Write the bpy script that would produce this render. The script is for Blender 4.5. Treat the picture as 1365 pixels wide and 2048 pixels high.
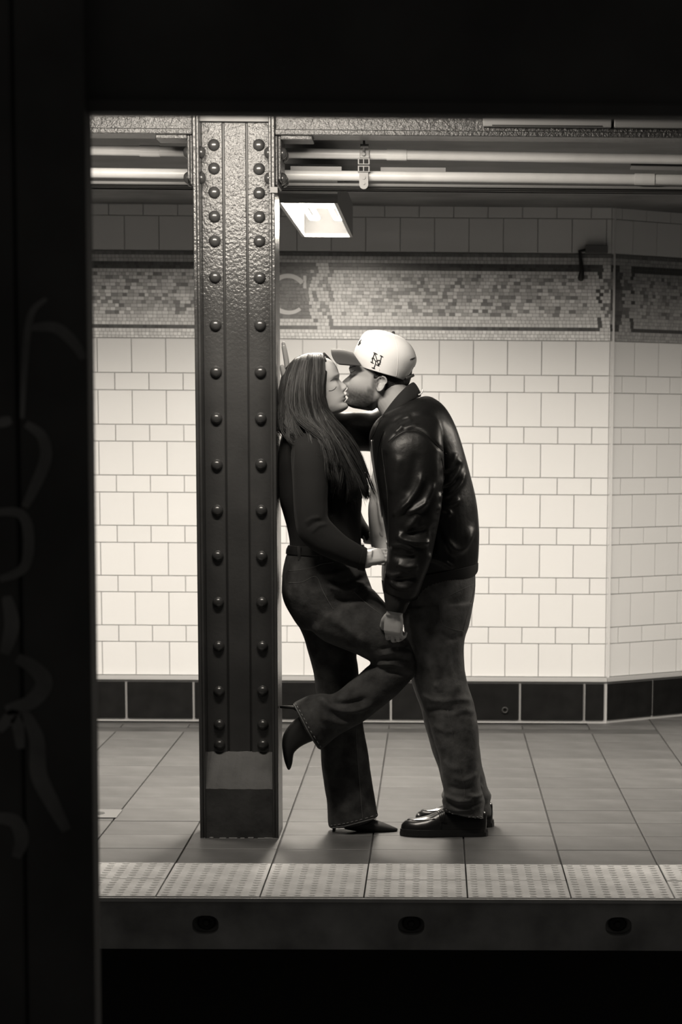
import bpy, bmesh, math, random
import numpy as np
from mathutils import Vector, Matrix, noise
from mathutils.bvhtree import BVHTree
random.seed(7)
rng = np.random.default_rng(7)
scene = bpy.context.scene
for o in list(bpy.data.objects):
    bpy.data.objects.remove(o)

# ------------------------------------------------------------------ camera
F_PX, PITCH, ROLL, YAW, CX, CY, CAM_H = 5425.8, 0.1752, 0.0067, 0.0153, 947.3, 1798.6, 1.3863
fw = np.array([math.sin(YAW)*math.cos(PITCH), math.cos(YAW)*math.cos(PITCH), -math.sin(PITCH)])
r0 = np.cross(fw, [0, 0, 1]); r0 /= np.linalg.norm(r0); u0 = np.cross(r0, fw)
rt = math.cos(ROLL)*r0 + math.sin(ROLL)*u0
up = -math.sin(ROLL)*r0 + math.cos(ROLL)*u0
CAM = np.array([0, 0, CAM_H])
cam_data = bpy.data.cameras.new('camera')
cam = bpy.data.objects.new('camera', cam_data)
scene.collection.objects.link(cam)
cam_data.sensor_fit = 'HORIZONTAL'; cam_data.sensor_width = 24.0
cam_data.lens = F_PX*24.0/1365
cam_data.shift_x = (682.5-CX)/1365; cam_data.shift_y = (CY-1024)/1365
cam_data.clip_start = 0.1; cam_data.clip_end = 100
cam.matrix_world = Matrix(((rt[0], up[0], -fw[0], 0), (rt[1], up[1], -fw[1], 0), (rt[2], up[2], -fw[2], CAM_H), (0, 0, 0, 1)))
cam_data.dof.use_dof = True; cam_data.dof.focus_distance = 8.95
cam_data.dof.aperture_fstop = (cam_data.lens/1000)/0.017
scene.camera = cam

# ------------------------------------------------------------------ world, exposure
TINT = (1.0, 0.915, 0.80)
world = bpy.data.worlds.new('station_dark'); scene.world = world
world.use_nodes = True
bg = world.node_tree.nodes['Background']
bg.inputs[0].default_value = (1.0, 0.94, 0.85, 1); bg.inputs[1].default_value = 0.045
vs = scene.view_settings
vs.view_transform = 'Standard'; vs.look = 'None'; vs.gamma = 1.0; vs.exposure = 0.0
vs.use_curve_mapping = False

def ray(px, py):
    return fw*F_PX + rt*(px-CX) - up*(py-CY)
def at(px, py, Y):
    d = ray(px, py); return CAM + d*(Y/d[1])
def floor_at(px, py, z=0.0):
    d = ray(px, py); return CAM + d*((z-CAM_H)/d[2])

# ------------------------------------------------------------------ helpers
COL = scene.collection
def tag(o, label=None, cat=None, group=None, kind=None):
    if label: o['label'] = label
    if cat: o['category'] = cat
    if group: o['group'] = group
    if kind: o['kind'] = kind
    return o
def set_parent(o, p):
    o.parent = p
    o.matrix_parent_inverse = Matrix.Translation(-p.location)
def empty(name, loc):
    o = bpy.data.objects.new(name, None); COL.objects.link(o); o.location = Vector(loc)
    o.empty_display_size = 0.1
    return o
def link_mesh(name, me, mat, parent=None, origin=None, smooth=True):
    if origin is not None:
        me.transform(Matrix.Translation(-Vector(origin)))
    o = bpy.data.objects.new(name, me); COL.objects.link(o)
    if origin is not None: o.location = Vector(origin)
    if mat and not me.materials: me.materials.append(mat)
    if smooth: me.polygons.foreach_set('use_smooth', [True]*len(me.polygons))
    if parent is not None: set_parent(o, parent)
    return o
class MB:
    def __init__(s): s.v = []; s.f = []
    def add(s, V, F):
        n = len(s.v); s.v.extend([tuple(map(float, p)) for p in V]); s.f.extend([tuple(i+n for i in f) for f in F]); return s
    def box(s, a, b):
        x0, y0, z0 = [min(a[i], b[i]) for i in range(3)]; x1, y1, z1 = [max(a[i], b[i]) for i in range(3)]
        return s.add([(x0,y0,z0),(x1,y0,z0),(x1,y1,z0),(x0,y1,z0),(x0,y0,z1),(x1,y0,z1),(x1,y1,z1),(x0,y1,z1)],
              [(0,3,2,1),(4,5,6,7),(0,1,5,4),(1,2,6,5),(2,3,7,6),(3,0,4,7)])
    def prism(s, pts, y0, y1):
        """pts: list of (x,z) outline, extruded along Y"""
        n = len(pts); V = [(p[0], y0, p[1]) for p in pts]+[(p[0], y1, p[1]) for p in pts]
        F = [tuple(range(n)), tuple(range(2*n-1, n-1, -1))]+[(i, i+n, (i+1) % n+n, (i+1) % n) for i in range(n)]
        return s.add(V, F)
    def rings(s, R, cap=True, closed=True):
        n = len(R[0]); V = [p for r in R for p in r]; F = []
        for i in range(len(R)-1):
            for j in range(n if closed else n-1):
                k = (j+1) % n
                F.append((i*n+j, i*n+k, (i+1)*n+k, (i+1)*n+j))
        if cap:
            F.append(tuple(range(n-1, -1, -1))); m = (len(R)-1)*n
            F.append(tuple(range(m, m+n)))
        return s.add(V, F)
    def tube(s, pts, rad, seg=8, round_ends=False, flat=None):
        P = [np.array(p, float) for p in pts]; n = len(P)
        if not hasattr(rad, '__len__'): rad = [rad]*n
        rad = list(rad)
        if round_ends:
            t0 = P[0]-P[1]; t0 /= np.linalg.norm(t0)+1e-9; t1 = P[-1]-P[-2]; t1 /= np.linalg.norm(t1)+1e-9
            a, b = rad[0], rad[-1]
            P = [P[0]+t0*a*.92, P[0]+t0*a*.6]+P+[P[-1]+t1*b*.6, P[-1]+t1*b*.92]
            rad = [a*.3, a*.78]+rad+[b*.78, b*.3]; n = len(P)
        T = []
        for i in range(n):
            t = P[min(i+1, n-1)]-P[max(i-1, 0)]; T.append(t/(np.linalg.norm(t)+1e-12))
        ref = np.array([0, 1, 0]) if abs(T[0][1]) < .8 else np.array([0, 0, 1.0])
        R = []; nrm = ref-T[0]*(ref@T[0]); nrm /= np.linalg.norm(nrm)
        for i in range(n):
            nrm = nrm-T[i]*(nrm@T[i]); nrm /= np.linalg.norm(nrm)+1e-12
            b = np.cross(T[i], nrm)
            fl = 1.0 if flat is None else flat
            R.append([P[i]+rad[i]*(fl*nrm*math.cos(2*math.pi*k/seg)+b*math.sin(2*math.pi*k/seg)) for k in range(seg)])
        return s.rings(R)
    def mesh(s, name='m'):
        me = bpy.data.meshes.new(name); me.from_pydata(s.v, [], s.f); me.update(); return me
    def build(s, name, mat, parent=None, origin=None, smooth=False):
        return link_mesh(name, s.mesh(name), mat, parent, origin, smooth)

def catmull(K, sub):
    K = np.array(K, float); n = len(K); out = []
    for i in range(n-1):
        p0, p1, p2, p3 = K[max(i-1, 0)], K[i], K[i+1], K[min(i+2, n-1)]
        for j in range(sub):
            t = j/sub
            out.append(.5*((2*p1)+(-p0+p2)*t+(2*p0-5*p1+4*p2-p3)*t*t+(-p0+3*p1-3*p2+p3)*t**3))
    out.append(K[-1]); return np.array(out)
def loft_rings(keys, sub=5, seg=32, ex=2.2, shrink=1.0):
    """keys: (xl,yl,xr,yr,Y,d): outline pair in the picture, distance and half depth"""
    W = []
    for xl, yl, xr, yr, Y, d in keys:
        W.append(np.concatenate([at(xl, yl, Y), at(xr, yr, Y), [d]]))
    W = catmull(W, sub); R = []
    for w in W:
        C = (w[:3]+w[3:6])/2; A = (w[3:6]-w[:3])/2*shrink; d = w[6]*shrink; ring = []
        for k in range(seg):
            a = 2*math.pi*k/seg; c, s_ = math.cos(a), math.sin(a)
            ring.append(C+A*math.copysign(abs(c)**(2/ex), c)+np.array([0, -d, 0])*math.copysign(abs(s_)**(2/ex), s_))
        R.append(ring)
    return R
def loft(mb, keys, **kw):
    mb.rings(loft_rings(keys, **kw)); return mb

def fix_normals(me):
    bm = bmesh.new(); bm.from_mesh(me); bmesh.ops.recalc_face_normals(bm, faces=bm.faces); bm.to_mesh(me); bm.free()
def bake(me, mods):
    """run modifiers over a mesh and hand back the resulting mesh"""
    fix_normals(me)
    o = bpy.data.objects.new('tmp', me); COL.objects.link(o)
    for typ, kw in mods:
        m = o.modifiers.new(typ, typ)
        for k, v in kw.items(): setattr(m, k, v)
    dg = bpy.context.evaluated_depsgraph_get(); dg.update()
    res = bpy.data.meshes.new_from_object(o.evaluated_get(dg))
    bpy.data.objects.remove(o); return res
def remesh(me, voxel, smooth=4, fac=.5):
    mods = [('REMESH', dict(mode='VOXEL', voxel_size=voxel))]
    if smooth: mods.append(('SMOOTH', dict(factor=fac, iterations=smooth)))
    return bake(me, mods)
def get_co(me):
    a = np.empty(len(me.vertices)*3); me.vertices.foreach_get('co', a); return a.reshape(-1, 3)
def get_no(me):
    a = np.empty(len(me.vertices)*3); me.vertices.foreach_get('normal', a); return a.reshape(-1, 3)
def set_co(me, a):
    me.vertices.foreach_set('co', a.ravel()); me.update()
def wobble(P, scale, seed=0, n=10):
    g = np.random.default_rng(seed); out = np.zeros(len(P))
    for i in range(n):
        d = g.normal(size=3); d /= np.linalg.norm(d); f = scale*g.uniform(.6, 1.6)
        w = P+.35/scale*np.sin(P[:, [1, 2, 0]]*scale*.7+g.uniform(0, 6, 3))
        out += np.sin(w@d*f+g.uniform(0, 6.28))
    return out/math.sqrt(n)
def sculpt(me, folds, Yref, facing=True, ylim=None):
    """raise or sink soft folds along lines laid over the side of a garment"""
    P = get_co(me); N = get_no(me); D = np.zeros(len(P))
    face = np.clip((-N[:, 1]+.05)/.5, 0, 1) if facing else np.ones(len(P))
    if ylim is not None: face = face*(P[:, 1] < ylim)
    Q = P[:, [0, 2]]
    for pts, wpx, amp in folds:
        W = catmull([at(x, y, Yref)[[0, 2]] for x, y in pts], 6); w = wpx/600.0
        best = np.full(len(P), 1e9); tt = np.zeros(len(P))
        box = (Q[:, 0] > W[:, 0].min()-3*w) & (Q[:, 0] < W[:, 0].max()+3*w) & (Q[:, 1] > W[:, 1].min()-3*w) & (Q[:, 1] < W[:, 1].max()+3*w)
        idx = np.nonzero(box & (face > 0))[0]
        if len(idx) == 0: continue
        q = Q[idx]; b = best[idx]; t_ = tt[idx]
        for i in range(len(W)-1):
            a, c = W[i], W[i+1]; e = c-a; L = e@e+1e-12
            t = np.clip(((q-a)@e)/L, 0, 1); d = np.linalg.norm(q-(a+t[:, None]*e), axis=1)
            m = d < b; b[m] = d[m]; t_[m] = (i+t[m])/(len(W)-1)
        tap = np.clip(np.minimum(t_, 1-t_)*5+.15, 0, 1)
        D[idx] += amp*np.exp(-(b/w)**2)*tap*face[idx]
    set_co(me, P+N*D[:, None]); return me
def bvh_of(*meshes):
    V = []; T = []
    for me in meshes:
        n = len(V); V += [v.co.copy() for v in me.vertices]; T += [tuple(i+n for i in p.vertices) for p in me.polygons]
    return BVHTree.FromPolygons(V, T)
def cast(bvh, px, py, default=None):
    d = Vector(ray(px, py)).normalized(); h = bvh.ray_cast(Vector(CAM), d)
    if h[0] is None: return default
    return np.array(h[0]), np.array(h[1])
def surf_line(mb, bvh, pts, r, lift=0.3, sub=6, seg=6, flat=None, dash=None):
    W = catmull(pts, sub); L = []; runs = []
    last = None
    for x, y in W:
        h = cast(bvh, x, y)
        if h is None or (last is not None and np.linalg.norm(h[0]-last) > .05):
            if len(L) > 1: runs.append(L)
            L = []
            if h is None: last = None; continue
        n = h[1]
        if n[1] > 0: n = -n
        last = h[0]; L.append(h[0]+n*r*lift)
    if len(L) > 1: runs.append(L)
    for L in runs:
        if dash:
            for i in range(0, len(L)-dash, dash*2): mb.tube(L[i:i+dash+1], r, seg=seg)
        else: mb.tube(L, r, seg=seg, flat=flat)
    return mb

# ------------------------------------------------------------------ materials
def mat(name, col, rough=.5, spec=.5, metal=0.0, bump=None, vary=None, rand=0.0, coat=0.0, sheen=0.0, emit=None, attr=None, bump2=None, rough_vary=None, bump_z=None):
    """col: grey value or rgb; bump: (scale, strength, distance); vary: (scale, low, high) multiplies the colour"""
    m = bpy.data.materials.new(name); m.use_nodes = True; nt = m.node_tree; N = nt.nodes; L = nt.links
    b = N['Principled BSDF']
    c = (col, col, col, 1) if not hasattr(col, '__len__') else (*col, 1)
    b.inputs['Base Color'].default_value = c; b.inputs['Roughness'].default_value = rough
    b.inputs['Specular IOR Level'].default_value = spec; b.inputs['Metallic'].default_value = metal
    b.inputs['Coat Weight'].default_value = coat; b.inputs['Coat Roughness'].default_value = .15
    b.inputs['Sheen Weight'].default_value = sheen
    tc = N.new('ShaderNodeTexCoord'); src = None
    if attr:
        a = N.new('ShaderNodeAttribute'); a.attribute_name = attr; src = a.outputs['Color']
    def mul(sock, fac):
        mx = N.new('ShaderNodeMix'); mx.data_type = 'RGBA'; mx.blend_type = 'MULTIPLY'; mx.inputs[0].default_value = 1
        if sock is None: mx.inputs[6].default_value = c
        else: L.new(sock, mx.inputs[6])
        L.new(fac, mx.inputs[7]); return mx.outputs[2]
    if vary:
        nz = N.new('ShaderNodeTexNoise'); nz.inputs['Scale'].default_value = vary[0]; nz.inputs['Detail'].default_value = 6
        L.new(tc.outputs['Object'], nz.inputs['Vector'])
        mr = N.new('ShaderNodeMapRange'); mr.inputs[1].default_value = .3; mr.inputs[2].default_value = .7
        mr.inputs[3].default_value = vary[1]; mr.inputs[4].default_value = vary[2]
        L.new(nz.outputs['Fac'], mr.inputs[0]); src = mul(src, mr.outputs[0])
    if rand:
        oi = N.new('ShaderNodeObjectInfo'); mr = N.new('ShaderNodeMapRange')
        mr.inputs[3].default_value = 1-rand; mr.inputs[4].default_value = 1+rand
        L.new(oi.outputs['Random'], mr.inputs[0]); src = mul(src, mr.outputs[0])
    if src is not None: L.new(src, b.inputs['Base Color'])
    if rough_vary:
        nz = N.new('ShaderNodeTexNoise'); nz.inputs['Scale'].default_value = rough_vary[0]
        L.new(tc.outputs['Object'], nz.inputs['Vector'])
        mr = N.new('ShaderNodeMapRange'); mr.inputs[3].default_value = rough_vary[1]; mr.inputs[4].default_value = rough_vary[2]
        L.new(nz.outputs['Fac'], mr.inputs[0]); L.new(mr.outputs[0], b.inputs['Roughness'])
    prev = None
    for bp in (bump, bump2):
        if not bp: continue
        nz = N.new('ShaderNodeTexNoise'); nz.inputs['Scale'].default_value = bp[0]; nz.inputs['Detail'].default_value = 4
        if len(bp) > 3:
            mp = N.new('ShaderNodeMapping'); mp.inputs['Scale'].default_value = bp[3]
            L.new(tc.outputs['Object'], mp.inputs[0]); L.new(mp.outputs[0], nz.inputs['Vector'])
        else: L.new(tc.outputs['Object'], nz.inputs['Vector'])
        bn = N.new('ShaderNodeBump'); bn.inputs['Strength'].default_value = bp[1]; bn.inputs['Distance'].default_value = bp[2]
        if bump_z:                                      # paint built up thicker towards the top
            sp = N.new('ShaderNodeSeparateXYZ'); L.new(tc.outputs['Object'], sp.inputs[0])
            mz = N.new('ShaderNodeMapRange'); mz.inputs[1].default_value = bump_z[0]; mz.inputs[2].default_value = bump_z[1]
            mz.inputs[3].default_value = bump_z[2]*bp[1]; mz.inputs[4].default_value = bp[1]
            L.new(sp.outputs['Z'], mz.inputs[0]); L.new(mz.outputs[0], bn.inputs['Strength'])
        L.new(nz.outputs['Fac'], bn.inputs['Height'])
        if prev is not None: L.new(prev, bn.inputs['Normal'])
        prev = bn.outputs['Normal']
    if prev is not None: L.new(prev, b.inputs['Normal'])
    if emit:
        b.inputs['Emission Color'].default_value = (*TINT, 1); b.inputs['Emission Strength'].default_value = emit
    return m
M = dict(
    tile=mat('white_glazed_tile', .74, .22, rand=.018, bump=(9, .05, .002)),
    grout=mat('tile_grout', .56, .8),
    mosaic=mat('mosaic_tesserae', .5, .3, attr='shade'),
    mosaic_light=mat('mosaic_cream', .62, .3),
    mosaic_bed=mat('mosaic_mortar', .14, .8),
    base_tile=mat('black_base_tile', .007, .55, .15, rand=.2, vary=(14, .7, 1.4)),
    base_grout=mat('base_grout', .42, .8),
    floor_tile=mat('quarry_floor_tile', .085, .5, rand=.14, vary=(7, .75, 1.2), bump=(60, .15, .002)),
    floor_grout=mat('floor_grout', .04, .85, vary=(4, .6, 1.7)),
    tactile=mat('tactile_rubber', .56, .55, vary=(9, .8, 1.1), rand=.04),
    edge_light=mat('edge_nosing', .52, .5, vary=(12, .8, 1.1)),
    edge_board=mat('edge_board', .36, .8, vary=(6, .55, 1.4), bump=(30, .3, .004)),
    recess=mat('socket_dark', .012, .6),
    bolt=mat('bolt_iron', .03, .5, bump=(60, .4, .003)),
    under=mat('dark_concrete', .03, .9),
    ceiling=mat('ceiling_plaster', .15, .7, vary=(3, .55, 1.15), bump=(14, .2, .006)),
    paint=mat('column_paint', .042, .26, .6, bump_z=(1.5, 2.1, .22), bump=(95, .7, .006), bump2=(260, .4, .002), vary=(5, .75, 1.2)),
    paint_rivet=mat('rivet_paint', .035, .25, .6, bump=(50, .12, .003)),
    plinth=mat('column_concrete', .042, .6, vary=(9, .5, 1.7), bump=(60, .4, .004)),
    girder=mat('girder_paint', .05, .25, .6, bump=(95, .9, .008), bump2=(240, .5, .002)),
    pipe=mat('pipe_paint', .55, .38, bump=(40, .1, .002), vary=(10, .9, 1.08)),
    channel=mat('channel_steel', .16, .5),
    metal=mat('clamp_metal', .20, .5, metal=.2),
    dark_metal=mat('dark_metal', .02, .45),
    cable=mat('cable_black', .012, .45),
    lamp_house=mat('lamp_housing', .25, .5),
    lamp_in=mat('lamp_reflector', .8, .5),
    tubes=mat('lamp_tube', .8, .4, emit=14),
    near=mat('foreground_steel', .05, .75, vary=(5, .7, 1.3)),
    graffiti=mat('faded_graffiti', .17, .8, vary=(7, .5, 1.2)),
    skin_f=mat('skin_light', .46, .48, .4, attr='shade', bump=(220, .06, .001)),
    skin_m=mat('skin_tan', .36, .5, .4, attr='shade', bump=(220, .08, .001)),
    hair=mat('long_hair', .06, .45, .12, attr='shade'),
    hair_m=mat('short_hair', .012, .6, bump=(160, .8, .006)),
    lash=mat('lash_dark', .008, .7),
    lips=mat('lips', .2, .4),
    leather=mat('black_leather', .008, .38, .22, bump=(22, .25, .008), bump2=(190, .12, .001), rough_vary=(12, .30, .48)),
    knit=mat('black_rib_knit', .006, .9),
    zipper=mat('zip_metal', .5, .3, metal=.8),
    tee=mat('white_tee', .66, .85, bump=(260, .3, .001)),
    top=mat('black_knit_top', .008, .85, .3, sheen=.04, bump=(30, .2, .006)),
    denim_f=mat('dark_denim', .036, .9, .2, vary=(22, .6, 1.7), bump=(40, .5, .006), bump2=(420, .6, .001, (1, 1, .35)), sheen=.05),
    denim_m=mat('worn_denim', .066, .9, .2, vary=(20, .6, 1.7), bump=(38, .5, .006), bump2=(420, .6, .001, (1, 1, .35)), sheen=.05),
    thread=mat('seam_thread', .2, .8),
    thread_d=mat('seam_dark', .1, .8),
    boot=mat('boot_suede', .008, .6),
    shoe=mat('polished_leather', .010, .24, .5),
    sole=mat('black_sole', .01, .5),
    belt=mat('belt_leather', .015, .35),
    cap=mat('cap_cotton', .74, .85, bump=(300, .2, .001)),
    visor=mat('visor_cotton', .032, .8, bump=(300, .2, .001)),
    thread_cap=mat('cap_embroidery', .012, .7),
)

# lamp settings (the lamps themselves are built with their fixtures below)
P_BACK, P_FRONT = 97.0, 31.0
FRONT_X, FRONT_Y, FRONT_Z, FRONT_TILT = -0.66, 8.20, 2.335, math.radians(62)

# ================================================================== THE SETTING
YW = float(floor_at(700, 1444)[1])                    # face of the tiled wall
Y_EDGE = float(floor_at(700, 1797)[1])                # platform edge
S_FT = 0.3048
X0 = 0.1032                                           # a floor joint
XC = float(at(1218, 888, YW)[0])                      # corner of the wall
PXS = float((at(1150, 888, YW)[0]-at(1014, 888, YW)[0])/136.0)   # metres per picture unit on the wall
def zw(py): return float(at(1100, py, YW)[2])
C45 = floor_at(1365, 1430)-floor_at(1216, 1444)
FACET = math.atan2(C45[1], C45[0])

tile_cache = {}
def tile_mesh(w, h, t=.010, ch=.0012):
    """a tile facing -Y, its lower left back corner at the origin"""
    k = (round(w, 4), round(h, 4), t)
    if k in tile_cache: return tile_cache[k]
    V = [(0,t,0),(w,t,0),(w,t,h),(0,t,h),(0,ch,0),(w,ch,0),(w,ch,h),(0,ch,h),(ch,0,ch),(w-ch,0,ch),(w-ch,0,h-ch),(ch,0,h-ch)]
    F = [(8,9,10,11),(4,5,9,8),(5,6,10,9),(6,7,11,10),(7,4,8,11),(0,1,5,4),(1,2,6,5),(2,3,7,6),(3,0,4,7)]
    me = bpy.data.meshes.new('tile'); me.from_pydata(V, [], F); me.update(); tile_cache[k] = me; return me
def put_tile(parent, name, w, h, pos, rz, m, t=.010, rx=0.0):
    me = tile_mesh(w, h, t)
    o = bpy.data.objects.new(name, me); COL.objects.link(o)
    if not me.materials: me.materials.append(None)
    o.material_slots[0].link = 'OBJECT'; o.material_slots[0].material = m
    o.location = pos; o.rotation_euler = (rx, 0, rz); set_parent(o, parent); return o

ROWS = [682, 751, 785.6, 854.4, 888, 955.7, 989.7, 1056, 1090, 1156, 1188.6, 1255, 1287.8, 1354]
UP_ROWS = [380, 437, 506]
Z_BASE_TOP, Z_CEIL = zw(1360), zw(424)
G = .0030
TW = 67.9*PXS
# wall_back with its bed of mortar
wall = MB().box((-3.4, YW+.010, 0), (XC+.02, YW+.25, Z_CEIL+.5)).build('wall_back', M['grout'])
tag(wall, kind='structure')
def lay_rows(parent, n, place, width_last):
    """rows of square tiles alternating with half-height rows laid half a tile over"""
    for r in list(range(len(ROWS)-1)):
        z1, z0 = zw(ROWS[r]), zw(ROWS[r+1]); big = r % 2 == 0
        place(parent, z0, z1, 0 if big else .5)
    place(parent, zw(UP_ROWS[2]), zw(UP_ROWS[1]), 0.15)
    place(parent, zw(UP_ROWS[1]), Z_CEIL+.04, .6)
def place_back(parent, z0, z1, off):
    x = XC
    first = True; k = 0
    while x > -2.25:
        w = TW*off if (first and off) else TW
        first = False
        jit = random.uniform(-.0008, .0008)
        put_tile(parent, 'tile', round(w-G, 4), round(z1-z0-G, 4), (x-w+G/2, YW+jit, z0+G/2), 0, M['tile'])
        x -= w
lay_rows(wall, 0, place_back, 0)
# wall_right, the splayed wall beyond the corner
fdir = Vector((math.cos(FACET), math.sin(FACET), 0)); fn = Vector((math.sin(FACET), -math.cos(FACET), 0))
LF = 1.05
def wall_block(name, m, base, d, nrm, length, z0, z1, thick):
    a = Vector(base); V = []
    for z in (z0, z1):
        for p in (a, a+d*length, a+d*length-nrm*thick, a-nrm*thick): V.append((p.x, p.y, z))
    return MB().add(V, [(0,3,2,1),(4,5,6,7),(0,1,5,4),(1,2,6,5),(2,3,7,6),(3,0,4,7)]).build(name, m)
corner = Vector((XC, YW, 0))
wallr = tag(wall_block('wall_right', M['grout'], corner-fn*.010+fdir*.02, fdir, fn, LF+.3, 0, Z_CEIL+.5, .2), kind='structure')
def place_facet(parent, z0, z1, off):
    u = 0.004; first = True
    while u < LF:
        w = TW*(1-off) if (first and off) else TW
        first = False
        p = corner+fdir*(u+G/2)
        put_tile(parent, 'tile', round(w-G, 4), round(z1-z0-G, 4), (p.x, p.y, z0+G/2), FACET, M['tile'])
        u += w
lay_rows(wallr, 0, place_facet, 0)

# mosaic band of tesserae: shade of the stone at a place on the wall, in picture units
C_C = (578.7, 592.3)
def stone(u, v):
    """cream border stones, dark lines, random field; u along, v down"""
    g = random.random
    cream = .60+.2*g()
    if v < 516: return .16+.08*g()
    if v < 532: return cream*.8
    def panel(a, b):                         # field framed by a dark line between u=a and u=b
        if 532 <= v < 540 or 652 <= v < 659: return .07+.06*g()
        if u < a+7 or u > b-7:
            for (s, e) in ((532, 560), (578, 605), (632, 659)):
                if s <= v < e: return .07+.05*g()
            return cream
        if u < a+28 or u > b-28 or v < 553 or v > 637: return cream*1.03
        t = g()
        return .19+.13*g() if t < .17 else (.42+.14*g() if t < .5 else .60+.24*g())
    if v >= 659: return cream*1.1
    if u >= 660 and u < 1200: return panel(659, 1199)
    if u < 498: return panel(-40, 498) if u > -40 else panel(-800, -60)
    if 527 <= u < 630:
        if 532 <= v < 540 or 652 <= v < 659: return .08+.06*g()
        if 535 <= u < 622 and 545 <= v < 641: return .07+.11*g()
        return cream
    if (630 <= u < 637 or 520 < u <= 527):
        for (s, e) in ((532, 560), (580, 607), (632, 659)):
            if s <= v < e: return .08+.05*g()
        return cream
    for cu in (650, 507, 1210):
        for cv in (571, 620):
            if abs(u-cu)+abs(v-cv) < 15: return .17+.08*g() if abs(u-cu)+abs(v-cv) > 6 else cream*.8
    return cream
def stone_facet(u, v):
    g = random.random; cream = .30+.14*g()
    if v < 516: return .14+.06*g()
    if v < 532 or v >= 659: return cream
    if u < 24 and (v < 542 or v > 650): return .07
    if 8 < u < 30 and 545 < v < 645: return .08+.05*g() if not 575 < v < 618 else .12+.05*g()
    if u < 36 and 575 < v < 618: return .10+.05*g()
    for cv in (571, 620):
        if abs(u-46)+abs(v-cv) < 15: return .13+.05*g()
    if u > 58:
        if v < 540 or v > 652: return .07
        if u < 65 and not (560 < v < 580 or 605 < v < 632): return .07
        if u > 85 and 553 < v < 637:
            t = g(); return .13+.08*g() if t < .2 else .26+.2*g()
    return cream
def mosaic(name, parent, origin, d, nrm, u0, u1, shade, flip):
    mb = MB(); cols = []; rh = 7.0; v = 508.0; nr = 0
    while v < 680:
        h = rh if v+rh < 681 else 681-v
        z1, z0 = zw(v), zw(v+h); u = u0
        while u < u1-.5:
            w = random.uniform(7, 9)
            uu = u+w/2
            if 552 < v < 637 and (690 < uu < 1170 or uu < 470): w = random.choice((8, 10, 11, 13))
            w = min(w, u1-u)
            sh = shade(u+w/2, v+h/2)
            ex = random.uniform(.0006, .0022); e = .0007
            a = origin+d*((u-u0)*PXS+e); b = origin+d*((u-u0+w)*PXS-e)
            A, B = a+nrm*ex, b+nrm*ex
            V = [(A.x,A.y,z0+e),(B.x,B.y,z0+e),(B.x,B.y,z1-e),(A.x,A.y,z1-e),(a.x,a.y,z0+e),(b.x,b.y,z0+e),(b.x,b.y,z1-e),(a.x,a.y,z1-e)]
            mb.add(V, [(0,1,2,3),(4,5,1,0),(5,6,2,1),(6,7,3,2),(7,4,0,3)]); cols += [sh]*5
            u += w
        v += rh
    me = mb.mesh(name)
    at_ = me.color_attributes.new('shade', 'FLOAT_COLOR', 'CORNER')
    arr = np.repeat(np.array(cols), 4)
    at_.data.foreach_set('color', np.stack([arr, arr, arr, np.ones_like(arr)], 1).ravel())
    o = link_mesh(name, me, M['mosaic'], parent, smooth=False); tag(o, kind='stuff'); return o
xl = XC-(1218+420)*PXS
MB().box((xl-.5, YW+.002, zw(681)), (XC, YW+.02, zw(508))).build('mosaic_bed', M['mosaic_bed'], wall)
mosaic('mosaic_tesserae', wall, Vector((xl, YW+.002, 0)), Vector((1, 0, 0)), Vector((0, -1, 0)), -420, 1218, stone, False)
wb = wall_block('mosaic_bed', M['mosaic_bed'], corner-fn*.002, fdir, fn, LF, zw(681), zw(508), .02); set_parent(wb, wallr)
mosaic('mosaic_tesserae', wallr, corner-fn*.002, fdir, fn, 0, LF/PXS, stone_facet, False)
# the letter C of cream stones in its roundel
def wu(u, v, y=YW): return (XC+(u-1218)*PXS, y, zw(v))
mb = MB(); R_ = []
for i in range(41):
    a = math.radians(-38-(360-38-38-12)*i/40); ro, ri = 41, 31.5-.8*math.cos(a*2)
    if i > 33: ri += (i-33)*.35
    p = [wu(C_C[0]+r*math.cos(a), C_C[1]+r*math.sin(a)) for r in (ro, ri)]
    R_.append([(p[0][0], YW-.004, p[0][2]), (p[1][0], YW-.004, p[1][2]), (p[1][0], YW+.004, p[1][2]), (p[0][0], YW+.004, p[0][2])])
mb.rings(R_)
a, b = wu(609, 555), wu(615, 581); mb.box((a[0], YW-.004, a[2]), (b[0], YW+.004, b[2]))
me = mb.mesh(); fix_normals(me); link_mesh('letter_c', me, M['mosaic_light'], wall, smooth=False)

# base trims and black base tiles
bb = tag(MB().box((-3.4, YW-.004, 0), (XC+.01, YW+.02, zw(1363))).build('baseboard_back', M['base_grout']), kind='structure')
joints = [247, 383.5, 520, 656.5, 783, 907, 1045, 1176]
bx = [-842, -705, -569, -434, -298, -162, -26, 110]+joints+[1218]
for a, b in zip(bx[:-1], bx[1:]):
    xa, xb = XC+(a-1218)*PXS+.005, XC+(b-1218)*PXS-.005
    put_tile(bb, 'tile', round(xb-xa, 4), round(zw(1363)-.026, 4), (xa, YW-.013, .016), 0, M['base_tile'], .012)
br = tag(wall_block('baseboard_right', M['base_grout'], corner+fn*.004, fdir, fn, LF, 0, zw(1363), .02), kind='structure')
uu = [0, .305, .61, .915, 1.05]
for a, b in zip(uu[:-1], uu[1:]):
    p = corner+fn*.013+fdir*(a+.005)
    put_tile(br, 'tile', round(b-a-.010, 4), round(zw(1363)-.026, 4), (p.x, p.y, .016), FACET, M['base_tile'], .012)
tr = MB().box((-3.4, YW-.018, zw(1362.5)), (XC+.008, YW+.005, zw(1354.5)))
tag(tr.build('trim_1', mat('bullnose', .45, .4)), kind='structure')
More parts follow.
